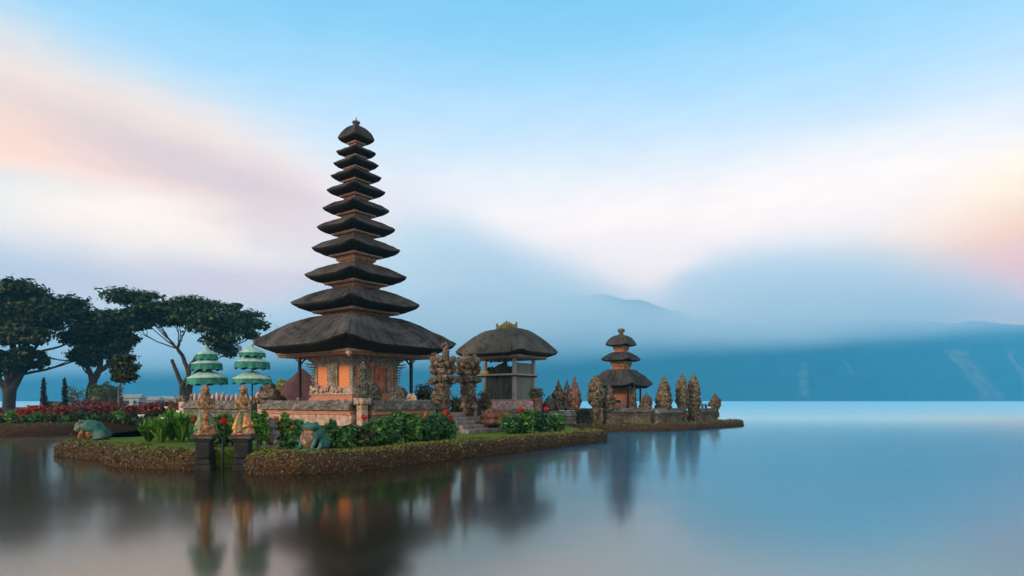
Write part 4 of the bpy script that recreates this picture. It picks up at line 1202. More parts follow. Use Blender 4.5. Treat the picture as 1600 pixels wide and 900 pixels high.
carving('gate_pillar', 'tall carved stone gate pillar beside the pavilion at the top of the steps', 'gate pillar', (g2.x, g2.y, 0.72), [(z * 1.02, w * 0.98) for z, w in gp], 9, M['carved'], 0.05, 200, 24, 0.85, ROT, gate_extra(-1, 23))
# steps up to the gate
gm = (g1 + g2) / 2; nout = -ax_l * 1.0
st = thing('stone_steps', 'worn grey stone steps climbing to the carved gate', 'steps', (gm.x, gm.y, 0.46), ROT)
for q in range(5):
    mb = MB(); mb.box((0.15, -0.2 - 0.42 * (4 - q) + 0.6, 0.085 + 0.155 * q), (2.7 - 0.24 * q, 0.85, 0.17), bev=0.015)
    mb.build('step', M['step_stone'], st)
bl = P(776, 648, 27.5)
carving('stone_block', 'rounded brown stone block beside the steps', 'stone block', (bl.x, bl.y, 0.75), [(0, 0.5), (0.1, 0.58), (0.5, 0.60), (0.62, 0.52), (0.68, 0.3)], 31, M['block_brown'], 0.05, 18, 20, 0.6, 0.3, None, 6.0, rough=0.05)
mb = MB()
# mossy carvings before the shrine, on the pier and the platform
ps = Vector((K.x, K.y, 0.46 + 1.22 + 0.225))
carving('guardian_carving', 'tall mossy carving standing on the pink corner pier', 'carving', ps + Vector((0.02, 0, 0)), [(0, 0.17), (0.15, 0.22), (0.40, 0.20), (0.55, 0.12), (0.9, 0.11), (1.15, 0.09), (1.32, 0.03)], 41, M['carved_moss'], 0.045, 90, 16, 0.9)
q_ = P(577, 620, 24.4)
carving('guardian_carving', 'wide rounded mossy carving on the wall right of the corner pier', 'carving', (q_.x, q_.y, 1.74), [(0, 0.34), (0.2, 0.38), (0.40, 0.34), (0.55, 0.26), (0.68, 0.14), (0.76, 0.04)], 43, M['carved_moss'], 0.08, 90, 16, 0.8)
q_ = P(624, 620, 28.0)
carving('guardian_carving', 'round topped grey carving below the right corner of the orange shrine', 'carving', (q_.x, q_.y, 1.22), [(0, 0.40), (0.45, 0.40), (0.55, 0.46), (0.68, 0.40), (0.74, 0.36), (0.95, 0.30), (1.12, 0.18), (1.2, 0.05)], 45, M['carved_moss'], 0.06, 60, 18, 0.9)
q_ = P(644, 622, 27.2)
carving('offering_stone', 'small pale knobbly stone on the coping near the right post', 'carving', (q_.x, q_.y, 1.22), [(0, 0.22), (0.4, 0.24), (0.55, 0.22), (0.75, 0.14), (0.86, 0.05)], 47, M['pale_stone'], 0.08, 40, 14)
q_ = P(420, 615, 29.5)
carving('stone_shrine', 'dark pointed stone shrine behind the slim pier right of the parasols', 'shrine', (q_.x, q_.y, 1.22), [(0, 0.40), (0.3, 0.42), (0.5, 0.60), (0.62, 0.66), (0.8, 0.50), (1.0, 0.40), (1.3, 0.22), (1.55, 0.08), (1.7, 0.02)], 49, M['carved'], 0.07, 60, 16)

# ------------------------------------------------------------------ far islet: wall, gate pillars, cones
def pw(px, Y, z): return Vector(((px - 800) / FOC * Y, Y, z))
wl = [pw(945, 38.6, 0), pw(1014, 39.4, 0), pw(1060, 42.0, 0), pw(1112, 45.8, 0)]
wall('mossy brown wall below the three roofed shrine on the far islet', wl[0], wl[1], 0.40, M['islet_wall'], M['islet_wall'], M['coping'], 0.26, 1.36, 0.45, seed=6, name='islet_wall')
wall('short grey topped wall under the broad stone cone on the far islet', wl[1] + Vector((.35, .2, 0)), wl[2], 0.40, M['islet_wall'], M['islet_wall'], M['grey_stone'], 0.28, 1.30, 0.45, seed=7, name='islet_wall')
wall('low wall at the open end of the far islet, beside the end pier', pw(1087, 43.6, 0), wl[3], 0.40, M['islet_wall'], M['islet_wall'], M['coping'], 0.24, 1.26, 0.45, seed=8, name='islet_wall')
wall('rough rubble wall under the three pointed spires', pw(846, 37.4, 0), pw(897, 38.0, 0), 0.40, M['islet_wall'], M['grey_stone'], M['grey_stone'], 0.3, 1.20, 0.5, seed=9, name='rubble_wall')
wall('low mossy wall with a dark hollow, left of the leafy gate pillar', pw(898, 39.6, 0), pw(928, 39.6, 0), 0.40, M['carved_moss'], M['carved_moss'], M['coping'], 0.2, 1.32, 0.5, seed=10, name='islet_wall')
def spire(px, Y, pyb, pyt, wpx, label, seed, mat, zb=None, shape=None, base=None, n=80, name='carved_spire', cat='carved spire', knob=0.11):
    k = Y / FOC; z0 = CAM_Z + (HOR - pyb) * k; H = (pyb - pyt) * k; w = wpx * k / 2
    shape = shape or [(0, 0.8), (0.12, 0.95), (0.3, 1.0), (0.48, 0.92), (0.6, 0.72), (0.70, 0.46), (0.80, 0.26), (0.9, 0.14), (1.0, 0.03)]
    return carving(name, label, cat, ((px - 800) * k, Y, z0), [(z * H, r * w * 0.85) for z, r in shape], seed, mat, knob, n, 16, 0.9, ROT, None, 2.6, base)
blk = [(0, 0.7), (0.10, 0.72), (0.3, 0.78), (0.36, 1.05), (0.45, 0.95), (0.6, 0.9), (0.75, 0.72), (0.85, 0.5), (0.92, 0.28), (1.0, 0.05)]
spire(872.5, 38.2, 641, 592, 19, 'leftmost grey pointed spire on the rubble wall', 61, M['carved_tan'])
spire(886, 38.6, 641, 593, 19, 'middle grey green spire crowded between its neighbours', 62, M['grey_stone'])
spire(898, 38.2, 641, 587, 21, 'pointed spire with a dull red lower half', 63, M['carved_red'])
spire(858, 37.9, 641, 618, 17, 'small dark bushy carving left of the three spires', 64, M['carved_moss'])
spire(931, 38.0, 662, 587, 27, 'tall leafy stone gate pillar left of the three roofed shrine', 65, M['carved_tan'], shape=[(0, 0.5), (0.35, 0.52), (0.38, 0.8), (0.5, 0.9), (0.7, 0.88), (0.85, 0.75), (0.93, 0.45), (1.0, 0.08)], name='gate_pillar', cat='gate pillar', n=110)
spire(951, 38.4, 642, 602, 20, 'low shaggy carving leaning against the leafy gate pillar', 66, M['carved_tan'], shape=[(0, 0.9), (0.4, 1.0), (0.7, 0.7), (0.9, 0.4), (1, 0.1)])
spire(991, 43.0, 640, 600, 8, 'thin carved post under the right eave of the three roofed shrine', 67, M['carved_tan'], n=40, knob=0.06)
spire(1010, 40.2, 640, 612, 17, 'small stone cone right of the three roofed shrine', 68, M['carved_tan'])
spire(1037, 41.0, 640, 587, 24, 'broad stone cone standing alone on the wall', 69, M['carved_tan'], shape=[(0, 1.05), (0.15, 1.1), (0.4, 1.0), (0.6, 0.85), (0.75, 0.58), (0.87, 0.3), (0.94, 0.16), (1, 0.04)], n=120)
spire(1066, 42.2, 658, 584, 22, 'left half of the split stone gate on the far islet', 70, M['carved_tan'], shape=blk, name='gate_pillar', cat='gate pillar', n=120)
spire(1083, 43.0, 658, 584, 25, 'right half of the split stone gate on the far islet', 71, M['carved_tan'], shape=blk, name='gate_pillar', cat='gate pillar', n=120)
spire(1117, 46.0, 656, 614, 19, 'small end pier with a pointed leaf shaped top at the tip of the far islet', 72, M['carved_tan'], shape=[(0, 0.55), (0.42, 0.55), (0.46, 0.75), (0.56, 1.1), (0.66, 1.0), (0.8, 0.5), (0.92, 0.22), (1, 0.04)], name='end_pier', cat='pier')
# ------------------------------------------------------------------ parasols, painted statues, frogs
def parasol(label, x, Y, tiers, ztop, tilt, lean=0.0):
    root = thing('ceremonial_parasol', label, 'parasol', (x, Y, 0.46), 0.3)
    root.rotation_euler = (0, tilt, 0.3)
    mb = MB(); mb.tube([(0, 0, -0.6), (0, 0, 1.0), (0, 0, ztop - 0.46)], [0.022, 0.02, 0.015], 8)
    mb.build('pole', M['post'], root)
    for i, (r, zr, dome, val) in enumerate(tiers):
        zr -= 0.46; n = 40
        mb = MB()
        mb.lathe((0, 0, zr), [(0.012, dome), (r * 0.18, dome * 0.95), (r * 0.45, dome * 0.74), (r * 0.75, dome * 0.40), (r * 0.95, dome * 0.08), (r, 0.0), (r * 0.985, -0.012), (r * 0.74, dome * 0.36), (r * 0.2, dome * 0.90), (0.012, dome * 0.93)], n,
                 mis=[0, 0, 0, 0, 0, 1, 1, 1, 1, 1])
        cn = mb.build('canopy', [M['teal_top'], M['teal']], root)
        mb = MB(); ra = []
        for q, (dz, k) in enumerate(((0.0, 1.004), (-val * 0.5, 1.03), (-val, 1.05))):
            ring = []
            for j in range(n * 2):
                t = math.pi * j / n
                f = k + (0.018 * math.sin(j * 1.57) if q else 0)
                ring.append(Vector((r * f * math.cos(t), r * f * math.sin(t), zr + dz + (0.02 * math.cos(j * 0.785) if q == 2 else 0))))
            ra.append(ring)
        mb.loft(ra, 0, True, False)
        mb.loft([[p * 1.0 + Vector((0, 0, 0)) for p in r_] for r_ in [[Vector((v.x * 0.985, v.y * 0.985, v.z)) for v in q] for q in reversed(ra)]], 0, True, False)
        mb.build('valance', M['teal'], cn)
        mb = MB()
        mb.loft([[Vector((r * kk * math.cos(2 * math.pi * j / n), r * kk * math.sin(2 * math.pi * j / n), zr + dz)) for j in range(n)] for kk, dz in ((0.99, 0.008), (1.03, 0.0), (1.035, -0.022), (1.01, -0.026))], 0, True, False)
        mb.build('fringe', M['white_trim'], cn)
        mb = MB()
        for q in range(10):
            a = q * math.pi / 5
            mb.tube([(0.02 * math.cos(a), 0.02 * math.sin(a), zr + dome * 0.88), (r * 0.95 * math.cos(a), r * 0.95 * math.sin(a), zr - 0.01)], [0.006, 0.005], 5)
        mb.build('ribs', M['post'], cn)
    mb = MB(); z = ztop - 0.46
    mb.lathe((0, 0, z - 0.06), [(0.03, 0), (0.05, 0.02), (0.02, 0.05), (0.035, 0.08), (0.01, 0.14), (0.0, 0.16)], 10)
    mb.build('finial', M['white_trim'], root)
    return root
Yp = 17.6; k = Yp / FOC; Zp = lambda py: CAM_Z + (HOR - py) * k
parasol('left teal three tiered parasol with a bent top, over the green skirted statue', (327 - 800) * k, Yp, [(28 * k, Zp(590), 0.20, 0.19), (21.5 * k, Zp(567.5), 0.12, 0.19), (15.5 * k, Zp(553), 0.13, 0.17)], Zp(543), math.radians(-1.5))
parasol('right teal three tiered parasol with a white finial, over the orange skirted statue', (390.8 - 800) * k, Yp + 0.1, [(28 * k, Zp(591), 0.20, 0.15), (25 * k, Zp(564.5), 0.13, 0.20), (18.5 * k, Zp(550), 0.15, 0.13)], Zp(536), math.radians(0.5))

def pedestal(label, x, Y, ztop, w):
    root = thing('statue_pedestal', label, 'pedestal', (x, Y, 0), 0.12)
    mb = MB()
    mb.box((0, 0, -0.1), (w * 1.2, w * 1.2, 0.5), bev=0.03); mb.box((0, 0, 0.22), (w * 1.1, w * 1.1, 0.16), bev=0.03)
    mb.box((0, 0, (0.30 + ztop - 0.16) / 2), (w, w, ztop - 0.46), bev=0.03)
    mb.box((0, 0, ztop - 0.15), (w * 1.15, w * 1.15, 0.06), bev=0.015)
    for q in range(6): mb.box((w * 0.505 * (1 if q % 2 else -1) * 0, -w * 0.5, 0.38 + 0.05 * q), (w * 0.7, 0.03, 0.02))
    mb.build('shaft', M['basalt'], root)
    mb = MB(); mb.box((0, 0, ztop - 0.06), (w * 1.55, w * 1.4, 0.117), bev=0.025)
    mb.build('cap_slab', M['slab'], root)
    return root
def goddess(label, x, Y, z, H, rot, skirt, over, under, hair, seed):
    root = thing('painted_statue', label, 'statue', (x, Y, z), rot)
    s = H / 1.30
    ell = lambda cx, cy, a, b, zz, n=22: [Vector(((cx + a * math.cos(2 * math.pi * j / n)) * s, (cy + b * math.sin(2 * math.pi * j / n)) * s, zz * s)) for j in range(n)]
    mb = MB()
    mb.loft([ell(0, 0, .09, .07, .50), ell(0, -.005, .115, .085, .62), ell(0, -.01, .10, .075, .72), ell(0, -.02, .135, .09, .84), ell(0, -.01, .15, .085, .93), ell(0, 0, .12, .07, .985), ell(0, 0, .045, .045, 1.01), ell(0, -.01, .042, .045, 1.06)], 0)
    mb.ball((0, -.02 * s, 1.125 * s), (.075 * s, .085 * s, .095 * s), seed, 0.04, 2)
    mb.ball((0, -.105 * s, 1.115 * s), (.014 * s, .022 * s, .024 * s), 1, 0.05, 1)      # nose
    mb.ball((0, -.092 * s, 1.078 * s), (.026 * s, .014 * s, .010 * s), 2, 0.05, 1)      # lips
    for q in (-1, 1):
        mb.ball((q * .03 * s, -.094 * s, 1.135 * s), (.016 * s, .010 * s, .009 * s), 3, 0.02, 1)
        mb.ball((q * .076 * s, -.01 * s, 1.12 * s), (.014 * s, .024 * s, .034 * s), 4, 0.05, 1)
        mb.tube([Vector((q * .135, 0, .93)) * s, Vector((q * .185, -.02, .84)) * s, Vector((q * .185, -.05, .73)) * s, Vector((q * .13, -.13, .70)) * s, Vector((q * .035, -.165, .76)) * s],
                [.052 * s, .047 * s, .042 * s, .036 * s, .028 * s], 10)
        mb.ball((q * .03 * s, -.165 * s, .775 * s), (.026 * s, .028 * s, .038 * s), 6, 0.05, 2)
        for f in range(4):
            mb.tube([Vector((q * .03 + (f - 1.5) * .012, -.18, .80)) * s, Vector((q * .018 + (f - 1.5) * .010, -.19, .835 + .006 * (f % 2))) * s, Vector((q * .010 + (f - 1.5) * .008, -.18, .862 + .006 * (f % 2))) * s], [.007 * s, .0065 * s, .005 * s], 5)
        mb.tube([Vector((q * .045, -.18, .765)) * s, Vector((q * .035, -.20, .80)) * s, Vector((q * .022, -.20, .825)) * s], [.008 * s, .007 * s, .005 * s], 5)
    remesh(mb.build('body', M['statue_cream'], root), 0.011 * s, 1)
    mb = MB()                                                          # gathered skirt
    rings = []
    for zz, a, b in ((0.0, .27, .25), (.03, .275, .255), (.12, .25, .22), (.24, .225, .195), (.36, .205, .175), (.46, .165, .135), (.54, .12, .095), (.585, .105, .08)):
        rings.append([Vector(((a * (1 + .05 * math.sin(j * 1.26) * (1 - zz)) * math.cos(2 * math.pi * j / 40)) * s, (b * (1 + .05 * math.sin(j * 1.26) * (1 - zz)) * math.sin(2 * math.pi * j / 40)) * s, zz * s)) for j in range(40)])
    mb.loft(rings[:4], 0)
    mb.build('underskirt', under, root)
    mb = MB()
    rings = []
    for zz, a, b in ((.17, .275, .24), (.20, .285, .25), (.30, .245, .21), (.40, .20, .168), (.48, .16, .128), (.56, .122, .094), (.60, .112, .085)):
        rings.append([Vector(((a * (1 + .04 * math.sin(j * 1.9)) * math.cos(2 * math.pi * j / 40)) * s, (b * (1 + .04 * math.sin(j * 1.9)) * math.sin(2 * math.pi * j / 40) - .01) * s, (zz + .05 * math.cos(2 * math.pi * j / 40) * (zz < .25)) * s)) for j in range(40)])
    mb.loft(rings, 0)
    mb.build('overskirt', skirt, root)
    mb = MB()                                                          # front panel and sash
    mb.loft([[Vector((xx * s, (-yy - th) * s, zz * s)) for xx, th in ((-w, 0), (0, .02), (w, 0), (w, -.03), (-w, -.03))] for zz, w, yy in ((.05, .085, .262), (.25, .08, .245), (.45, .065, .155), (.585, .05, .095))], 0)
    mb.tube([Vector((math.cos(t) * .118, math.sin(t) * .092 - .005, .60)) * s for t in [i * math.pi / 8 for i in range(17)]], .02 * s, 6)
    mb.build('sash', over, root)
    mb = MB()
    mb.ball((0, .01 * s, 1.165 * s), (.092 * s, .095 * s, .070 * s), 8, 0.1, 2)
    mb.lathe((0, 0, 1.18 * s), [(.098 * s, 0), (.104 * s, .02 * s), (.085 * s, .045 * s), (.07 * s, .06 * s), (.05 * s, .09 * s), (.03 * s, .12 * s), (0, .13 * s)], 14)
    for q in range(9):
        t = math.pi + q * math.pi / 8
        mb.ball((math.cos(t) * .095 * s, math.sin(t) * .095 * s, 1.20 * s), (.018 * s, .018 * s, .036 * s), q, 0.2, 1)
    for q in (-1, 1): mb.tube([Vector((q * .07, .03, 1.13)) * s, Vector((q * .09, .05, 1.0)) * s, Vector((q * .08, .06, .88)) * s], [.03 * s, .028 * s, .012 * s], 7)
    mb.build('headdress', hair, root)
    mb = MB(); mb.lathe((0, 0, -0.0), [(.29 * s, 0), (.30 * s, .02 * s), (.29 * s, .045 * s), (.20 * s, .05 * s)], 20)
    mb.build('base', M['statue_brown'], root)
    return root
Ys = 16.75; k = Ys / FOC; zt = CAM_Z + (HOR - 679) * k
x1, x2 = (320 - 800) * k, (379.5 - 800) * k
pedestal('dark wet stone pedestal standing in the water under the green skirted statue', x1, Ys, zt, 0.37)
pedestal('dark wet stone pedestal standing in the water under the orange skirted statue', x2, Ys + 0.02, zt, 0.37)
goddess('painted stone woman with a green and brown skirt, hands folded, under the left parasol', x1 + 0.02, Ys, zt, 77 * k, 0.45, M['statue_green'], M['statue_brown'], M['statue_green'], M['statue_hair'], 2)
goddess('painted stone woman with an orange skirt and green front panel, under the right parasol', x2 + 0.01, Ys + 0.02, zt, 77 * k, -0.1, M['statue_orange'], M['statue_green'], M['statue_brown'] if False else M['statue_orange'], M['statue_hair'], 4)
for px, lab in ((348, 'thin dark post in the water between the two pedestals'), (401.5, 'thin dark post in the water right of the orange skirted statue')):
    mb = MB(); x = (px - 800) * 0.0166
    mb.tube([(x, 16.6, -0.5), (x + 0.005, 16.6, 0.4), (x, 16.6, 0.86)], [0.035, 0.033, 0.028], 8)
    tag(mb.build('water_post', M['basalt']), lab, 'post')

# frog crouching on the spit, seen from the side, head to the left
fy = 22.0; k = fy / FOC; s = 50 * k / 1.15
fr = thing('frog_statue', 'crouching teal frog statue with a worn pale head on the tip of the spit', 'statue', ((146 - 800) * k, fy, 0.44), 0.12)
mb = MB()
mb.tube([Vector(p) * s for p in ((-0.34, 0, 0.42), (-0.15, 0, 0.50), (0.10, 0, 0.44), (0.32, 0, 0.27), (0.50, 0, 0.10))], [.17 * s, .25 * s, .25 * s, .19 * s, .10 * s], 16)
for q in (-1, 1):
    mb.ball(Vector((0.30, q * .22, 0.20)) * s, (.24 * s, .11 * s, .19 * s), 2, 0.06, 2)
    mb.tube([Vector((0.42, q * .26, 0.14)) * s, Vector((0.20, q * .30, 0.05)) * s, Vector((0.02, q * .30, 0.03)) * s], [.08 * s, .06 * s, .05 * s], 8)
remesh(mb.build('body', M['frog'], fr), 0.022, 2)
mb = MB()
mb.ball(Vector((-0.40, 0, 0.48)) * s, (.21 * s, .20 * s, .19 * s), 3, 0.25, 3); mb.ball(Vector((-0.50, 0, 0.40)) * s, (.13 * s, .18 * s, .09 * s), 4, 0.2, 2)
for q in (-1, 1): mb.ball(Vector((-0.38, q * .11, 0.66)) * s, (.07 * s, .06 * s, .09 * s), 5, 0.2, 2)
remesh(mb.build('head', M['frog_pale'], fr), 0.022, 1)
mb = MB()
mb.ball(Vector((-0.12, 0, 0.24)) * s, (.28 * s, .19 * s, .20 * s), 6, 0.08, 2)
for q in (-1, 1):
    mb.tube([Vector((-0.28, q * .16, 0.36)) * s, Vector((-0.36, q * .22, 0.16)) * s, Vector((-0.30, q * .22, 0.03)) * s], [.08 * s, .06 * s, .05 * s], 8)
    for f in (-1, 0, 1): mb.tube([Vector((-0.30, q * .22, 0.035)) * s, Vector((-0.44, q * .22 + f * .07, 0.02)) * s], [.03 * s, .02 * s], 6)
mb.build('belly', M['statue_brown'], fr)
mb = MB(); mb.ball((0.05 * s, 0, -0.02), (0.62 * s, 0.42 * s, 0.07), 7, 0.2, 2); mb.build('base', M['grey_stone'], fr)

# frog squatting upright on its stone, facing the water
fy = 16.55; k = fy / FOC; s = 43 * k / 0.80
fr = thing('frog_statue', 'squatting teal frog statue with a bare stone belly on the hedge corner', 'statue', ((489 - 800) * k, fy, 0.53), -0.5)
mb = MB()
mb.ball(Vector((0.02, 0.10, 0.36)) * s, (.25 * s, .25 * s, .36 * s), 2, 0.05, 3)
mb.ball(Vector((-0.03, -0.06, 0.66)) * s, (.29 * s, .25 * s, .135 * s), 1, 0.04, 3)
for q in (-1, 1):
    mb.ball(Vector((q * .17 - .03, -0.02, 0.76)) * s, (.075 * s, .08 * s, .065 * s), 5, 0.05, 2)
    mb.ball(Vector((q * .28 + 0.02, 0.14, 0.20)) * s, (.13 * s, .24 * s, .20 * s), 6, 0.05, 2)
    mb.tube([Vector((q * .34, 0.0, 0.26)) * s, Vector((q * .40, -0.10, 0.13)) * s, Vector((q * .38, -0.18, 0.03)) * s], [.075 * s, .055 * s, .05 * s], 8)
    mb.tube([Vector((q * .24, -0.08, 0.50)) * s, Vector((q * .28, -0.20, 0.28)) * s, Vector((q * .22, -0.26, 0.04)) * s], [.075 * s, .06 * s, .055 * s], 8)
remesh(mb.build('body', M['frog'], fr), 0.018, 2)
mb = MB()
mb.ball(Vector((-0.02, -0.14, 0.33)) * s, (.265 * s, .20 * s, .30 * s), 9, 0.06, 3)
remesh(mb.build('belly', M['frog_belly'], fr), 0.02, 1)
for q in (-1, 1):
    mb = MB()
    for f in (-1, 0, 1): mb.tube([Vector((q * .24, -0.24, 0.03)) * s, Vector((q * .24 + f * .07, -0.37, 0.02)) * s], [.035 * s, .02 * s], 6)
    for f in (-1, 0, 1): mb.tube([Vector((q * .38, -0.16, 0.03)) * s, Vector((q * .40 + f * .06, -0.28, 0.02)) * s], [.035 * s, .02 * s], 6)
    mb.build('foot', M['frog'], fr)
mb = MB(); mb.tube([Vector((-0.24, -0.20, 0.62)) * s, Vector((-0.03, -0.325, 0.60)) * s, Vector((0.19, -0.20, 0.62)) * s], [.012 * s, .016 * s, .012 * s], 6); mb.build('mouth', M['frog_belly'], fr)
mb = MB(); mb.ball((0, -0.02, -0.03), (0.50 * s, 0.44 * s, 0.08), 7, 0.25, 2); mb.build('base', M['grey_stone'], fr)

# squat grey guardian beside the parasols
gy = 18.4; k = gy / FOC
gd = thing('stone_guardian', 'small squat grey stone guardian between the orange skirted statue and the frog', 'statue', ((424 - 800) * k, gy, 0.47), 0.2)
mb = MB()
mb.ball((0, 0, 0.30), (0.20, 0.18, 0.24), 1, 0.15, 3); mb.ball((0, -0.02, 0.60), (0.14, 0.14, 0.14), 2, 0.15, 3); mb.lathe((0, 0, 0.68), [(0.13, 0), (0.15, 0.03), (0.10, 0.08), (0.05, 0.15), (0, 0.17)], 12)
for q in (-1, 1):
    mb.ball((q * 0.16, -0.06, 0.13), (0.11, 0.16, 0.11), 3, 0.1, 2); mb.tube([(q * 0.17, 0, 0.46), (q * 0.23, -0.08, 0.32), (q * 0.13, -0.18, 0.24)], [0.06, 0.055, 0.045], 8)
remesh(mb.build('body', M['grey_stone'], gd), 0.02, 1)
mb = MB(); mb.box((0, 0, 0.0), (0.50, 0.46, 0.14), 0, bev=0.02); mb.build('base', M['grey_stone'], gd)

# ------------------------------------------------------------------ planting on the islet
def gp_(px, Y, z=0.46): return ((px - 800) / FOC * Y, Y, z)
def lily(label, px, Y, h, w, seed, nf):
    root = thing('lily_clump', label, 'plant', gp_(px, Y), 0, 'lily clumps on the left lawn')
    rng = np.random.default_rng(seed); mb = MB()
    for i in range(150):
        a = rng.random() * 6.28; ln = h * (0.55 + 0.55 * rng.random()); out = w * rng.random() ** 0.7
        d = Vector((math.cos(a), math.sin(a), 0)); b = d * 0.06
        tip = d * out + Vector((0, 0, ln * (0.95 - 0.25 * out / w))); mid = d * out * 0.6 + Vector((0, 0, ln * 0.62))
        side = Vector((-d.y, d.x, 0)) * (0.05 + 0.05 * rng.random()) * 0.9; lift = d * 0.05
        mb.raw([b, mid - side + lift, mid, mid + side + lift, tip], [(0, 1, 2), (0, 2, 3), (1, 4, 2), (2, 4, 3)], 0, False)
    mb.build('leaves', M['leaf_bright'], root)
    for i in range(nf):
        a = rng.random() * 6.28; o = w * 0.7 * rng.random(); z = h * (0.75 + 0.3 * rng.random())
        mb = MB(); c = (math.cos(a) * o, math.sin(a) * o - w * 0.3, z)
        mb.lathe(c, [(0.012, -0.05), (0.03, -0.01), (0.062, 0.035), (0.05, 0.04), (0.018, 0.0), (0.01, -0.03)], 10)
        mb.build('flower', M['petal_white'], root)
for i, (px, Y, h, w, nf, lab) in enumerate([
        (232, 20.9, 0.85, 0.42, 2, 'bright green lily clump with white flowers, first from the water channel'),
        (252, 20.4, 0.95, 0.45, 1, 'bright green lily clump with a white flower at the lawn edge, second from the channel'),
        (268, 21.6, 1.20, 0.45, 1, 'taller bright green lily clump at the back of the left flower bed'),
        (283, 20.6, 1.10, 0.45, 2, 'bright green lily clump with yellowish white blooms left of the green skirted statue'),
        (300, 21.2, 1.0, 0.42, 0, 'bright green lily clump without flowers, closest to the green skirted statue')]):
    lily(lab, px, Y, h, w, i + 3, nf)
G1 = 'garden shrubs on the islet'
R_, O_ = M['petal_red'], M['petal_orange']
sh = [
    (309, 19.6, .30, .75, 'leaf_deep', 'small green bush with one red bloom behind the green skirted statue', [(0.0, -.12, .82, .075, R_)], 450),
    (336, 18.6, .30, .95, 'leaf', 'leafy green bush seen between the two painted statues', [], 700),
    (352, 18.9, .32, 1.05, 'leaf_bright', 'light green bush behind the single red bloom', [], 700),
    (366, 19.3, .34, .90, 'leaf', 'green bush close behind the left side of the orange skirted statue', [], 600),
    (405, 18.2, .30, 1.05, 'leaf_bright', 'tall light green bush right of the orange skirted statue', [], 800),
    (444, 18.8, .30, .95, 'leaf_bright', 'green bush with orange red blooms right of the stone guardian', [(-.12, -.2, .88, .09, O_), (.06, -.24, .68, .07, O_)], 600),
    (461, 18.6, .36, .85, 'leaf', 'green bush with one orange bloom left of the squatting frog', [(.04, -.3, .62, .06, O_)], 700),
    (452, 17.4, .28, .42, 'leaf_deep', 'low dark green plant in front of the orange blooms', [], 350),
    (512, 18.0, .34, .80, 'leaf_deep', 'deep green bush just right of the squatting frog', [], 700),
    (536, 18.3, .40, .66, 'leaf', 'low broad leaved bush below the pale pink wall', [], 650),
    (562, 18.7, .42, .66, 'leaf_dull', 'dull green low bush below the corner pier', [], 650),
    (582, 19.0, .46, .84, 'leaf', 'green bush with one red bloom at the foot of the corner pier', [(-.16, -.2, .92, .10, R_)], 900),
    (609, 19.4, .50, .92, 'leaf_deep', 'rounded deep green bush left of the tallest bush by the wall', [], 1000),
    (637, 19.9, .52, 1.08, 'leaf', 'tallest rounded bush along the stained brown wall', [], 1100),
    (664, 20.6, .50, 1.02, 'leaf_deep', 'deep green bush with two orange blooms near the gate', [(.08, -.25, .98, .07, O_), (.02, -.3, .86, .06, O_)], 1000),
    (691, 21.4, .48, 1.00, 'leaf_deep', 'deep green bush with two red blooms left of the steps', [(.16, -.3, 1.02, .10, R_), (.30, -.3, .86, .08, R_)], 1000),
    (797, 26.0, .50, .78, 'leaf_deep', 'first green bush right of the steps', [], 900),
    (820, 26.4, .56, 1.02, 'leaf', 'taller green bush with one red bloom right of the steps', [(-.16, -.3, 1.04, .12, R_)], 1000),
    (845, 27.0, .54, .94, 'leaf_deep', 'green bush with one red bloom below the potted shrub', [(.22, -.25, 1.06, .11, R_)], 950),
    (868, 27.6, .44, .76, 'leaf', 'last green bush towards the end of the islet', [], 750),
]
for i, (px, Y, r, h, lm, lab, fl, n) in enumerate(sh):
    fl = [(dx, -r * 0.92, z * 0.94, rr * 0.82, mt) for dx, dy, z, rr, mt in fl]
    bush('leafy_shrub', lab, gp_(px, Y), (r, r * 0.9), h, M[lm], int(n * 1.4), 0.08, i + 1, 'shrub', G1, fl)
# single red bloom on a tall stalk
rb = thing('red_flower', 'single red bloom on a tall dark stalk between the two painted statues', 'flower', gp_(350, 17.5), 0)
mb = MB(); mb.tube([(0, 0, -0.1), (0.01, 0, 0.4), (0, 0, 0.78)], [0.014, 0.012, 0.010], 6); mb.build('stalk', M['leaf_dull'], rb)
F = Leaves(77); F.ellipsoid((0, 0, 0.78), (0.085, 0.085, 0.08), 90, 0.045, 0, 1.5, 0.5, 0.2, 0.8); F.build('bloom', R_, rb)

# shrubs inside and behind the courtyard
bush('tall_shrub', 'tall feathery olive shrub behind the wall left of the carved gate', gp_(664, 33, 1.22), (0.75, 0.5), 1.55, M['bush_olive'], 700, 0.12, 41, 'shrub', None, (), True, 6, 4.0, -0.3)
bush('rounded_shrub', 'rounded tan shrub seen between the two gate pillars', gp_(716, 32, 1.0), (0.55, 0.5), 1.15, M['bush_olive'], 800, 0.08, 42)
bush('rounded_shrub', 'rounded tan shrub between the gate and the pavilion', gp_(756, 33, 1.1), (0.42, 0.4), 1.35, M['bush_olive'], 700, 0.08, 43)
pt = thing('potted_shrub', 'reddish stone pot with a tan shrub at the right corner of the pavilion', 'potted plant', gp_(838, 34.0, 1.22), 0)
mb = MB(); mb.lathe((0, 0, 0), [(0.24, 0), (0.26, 0.2), (0.22, 0.4), (0.30, 0.62), (0.34, 0.70), (0.26, 0.72)], 14); mb.build('pot', M['carved_red'], pt)
L = Leaves(91); L.ellipsoid((0, 0, 0.95), (0.42, 0.38, 0.34), 420, 0.07, 0, 1.7, 0.4, 0.5); L.build('foliage', M['bush_olive'], pt)
wall('low pavilion terrace wall with a purplish knobbly coping', pw(768, 33.5, 0), pw(833, 33.5, 0), 0.46, M['pink_brick'], M['pink_brick'], mat_carved('purplish_coping', (0.10, 0.07, 0.075), (0.26, 0.19, 0.195), (0.42, 0.34, 0.34), scale=9.0), 0.42, 1.76, 0.5, seed=12, name='terrace_wall')
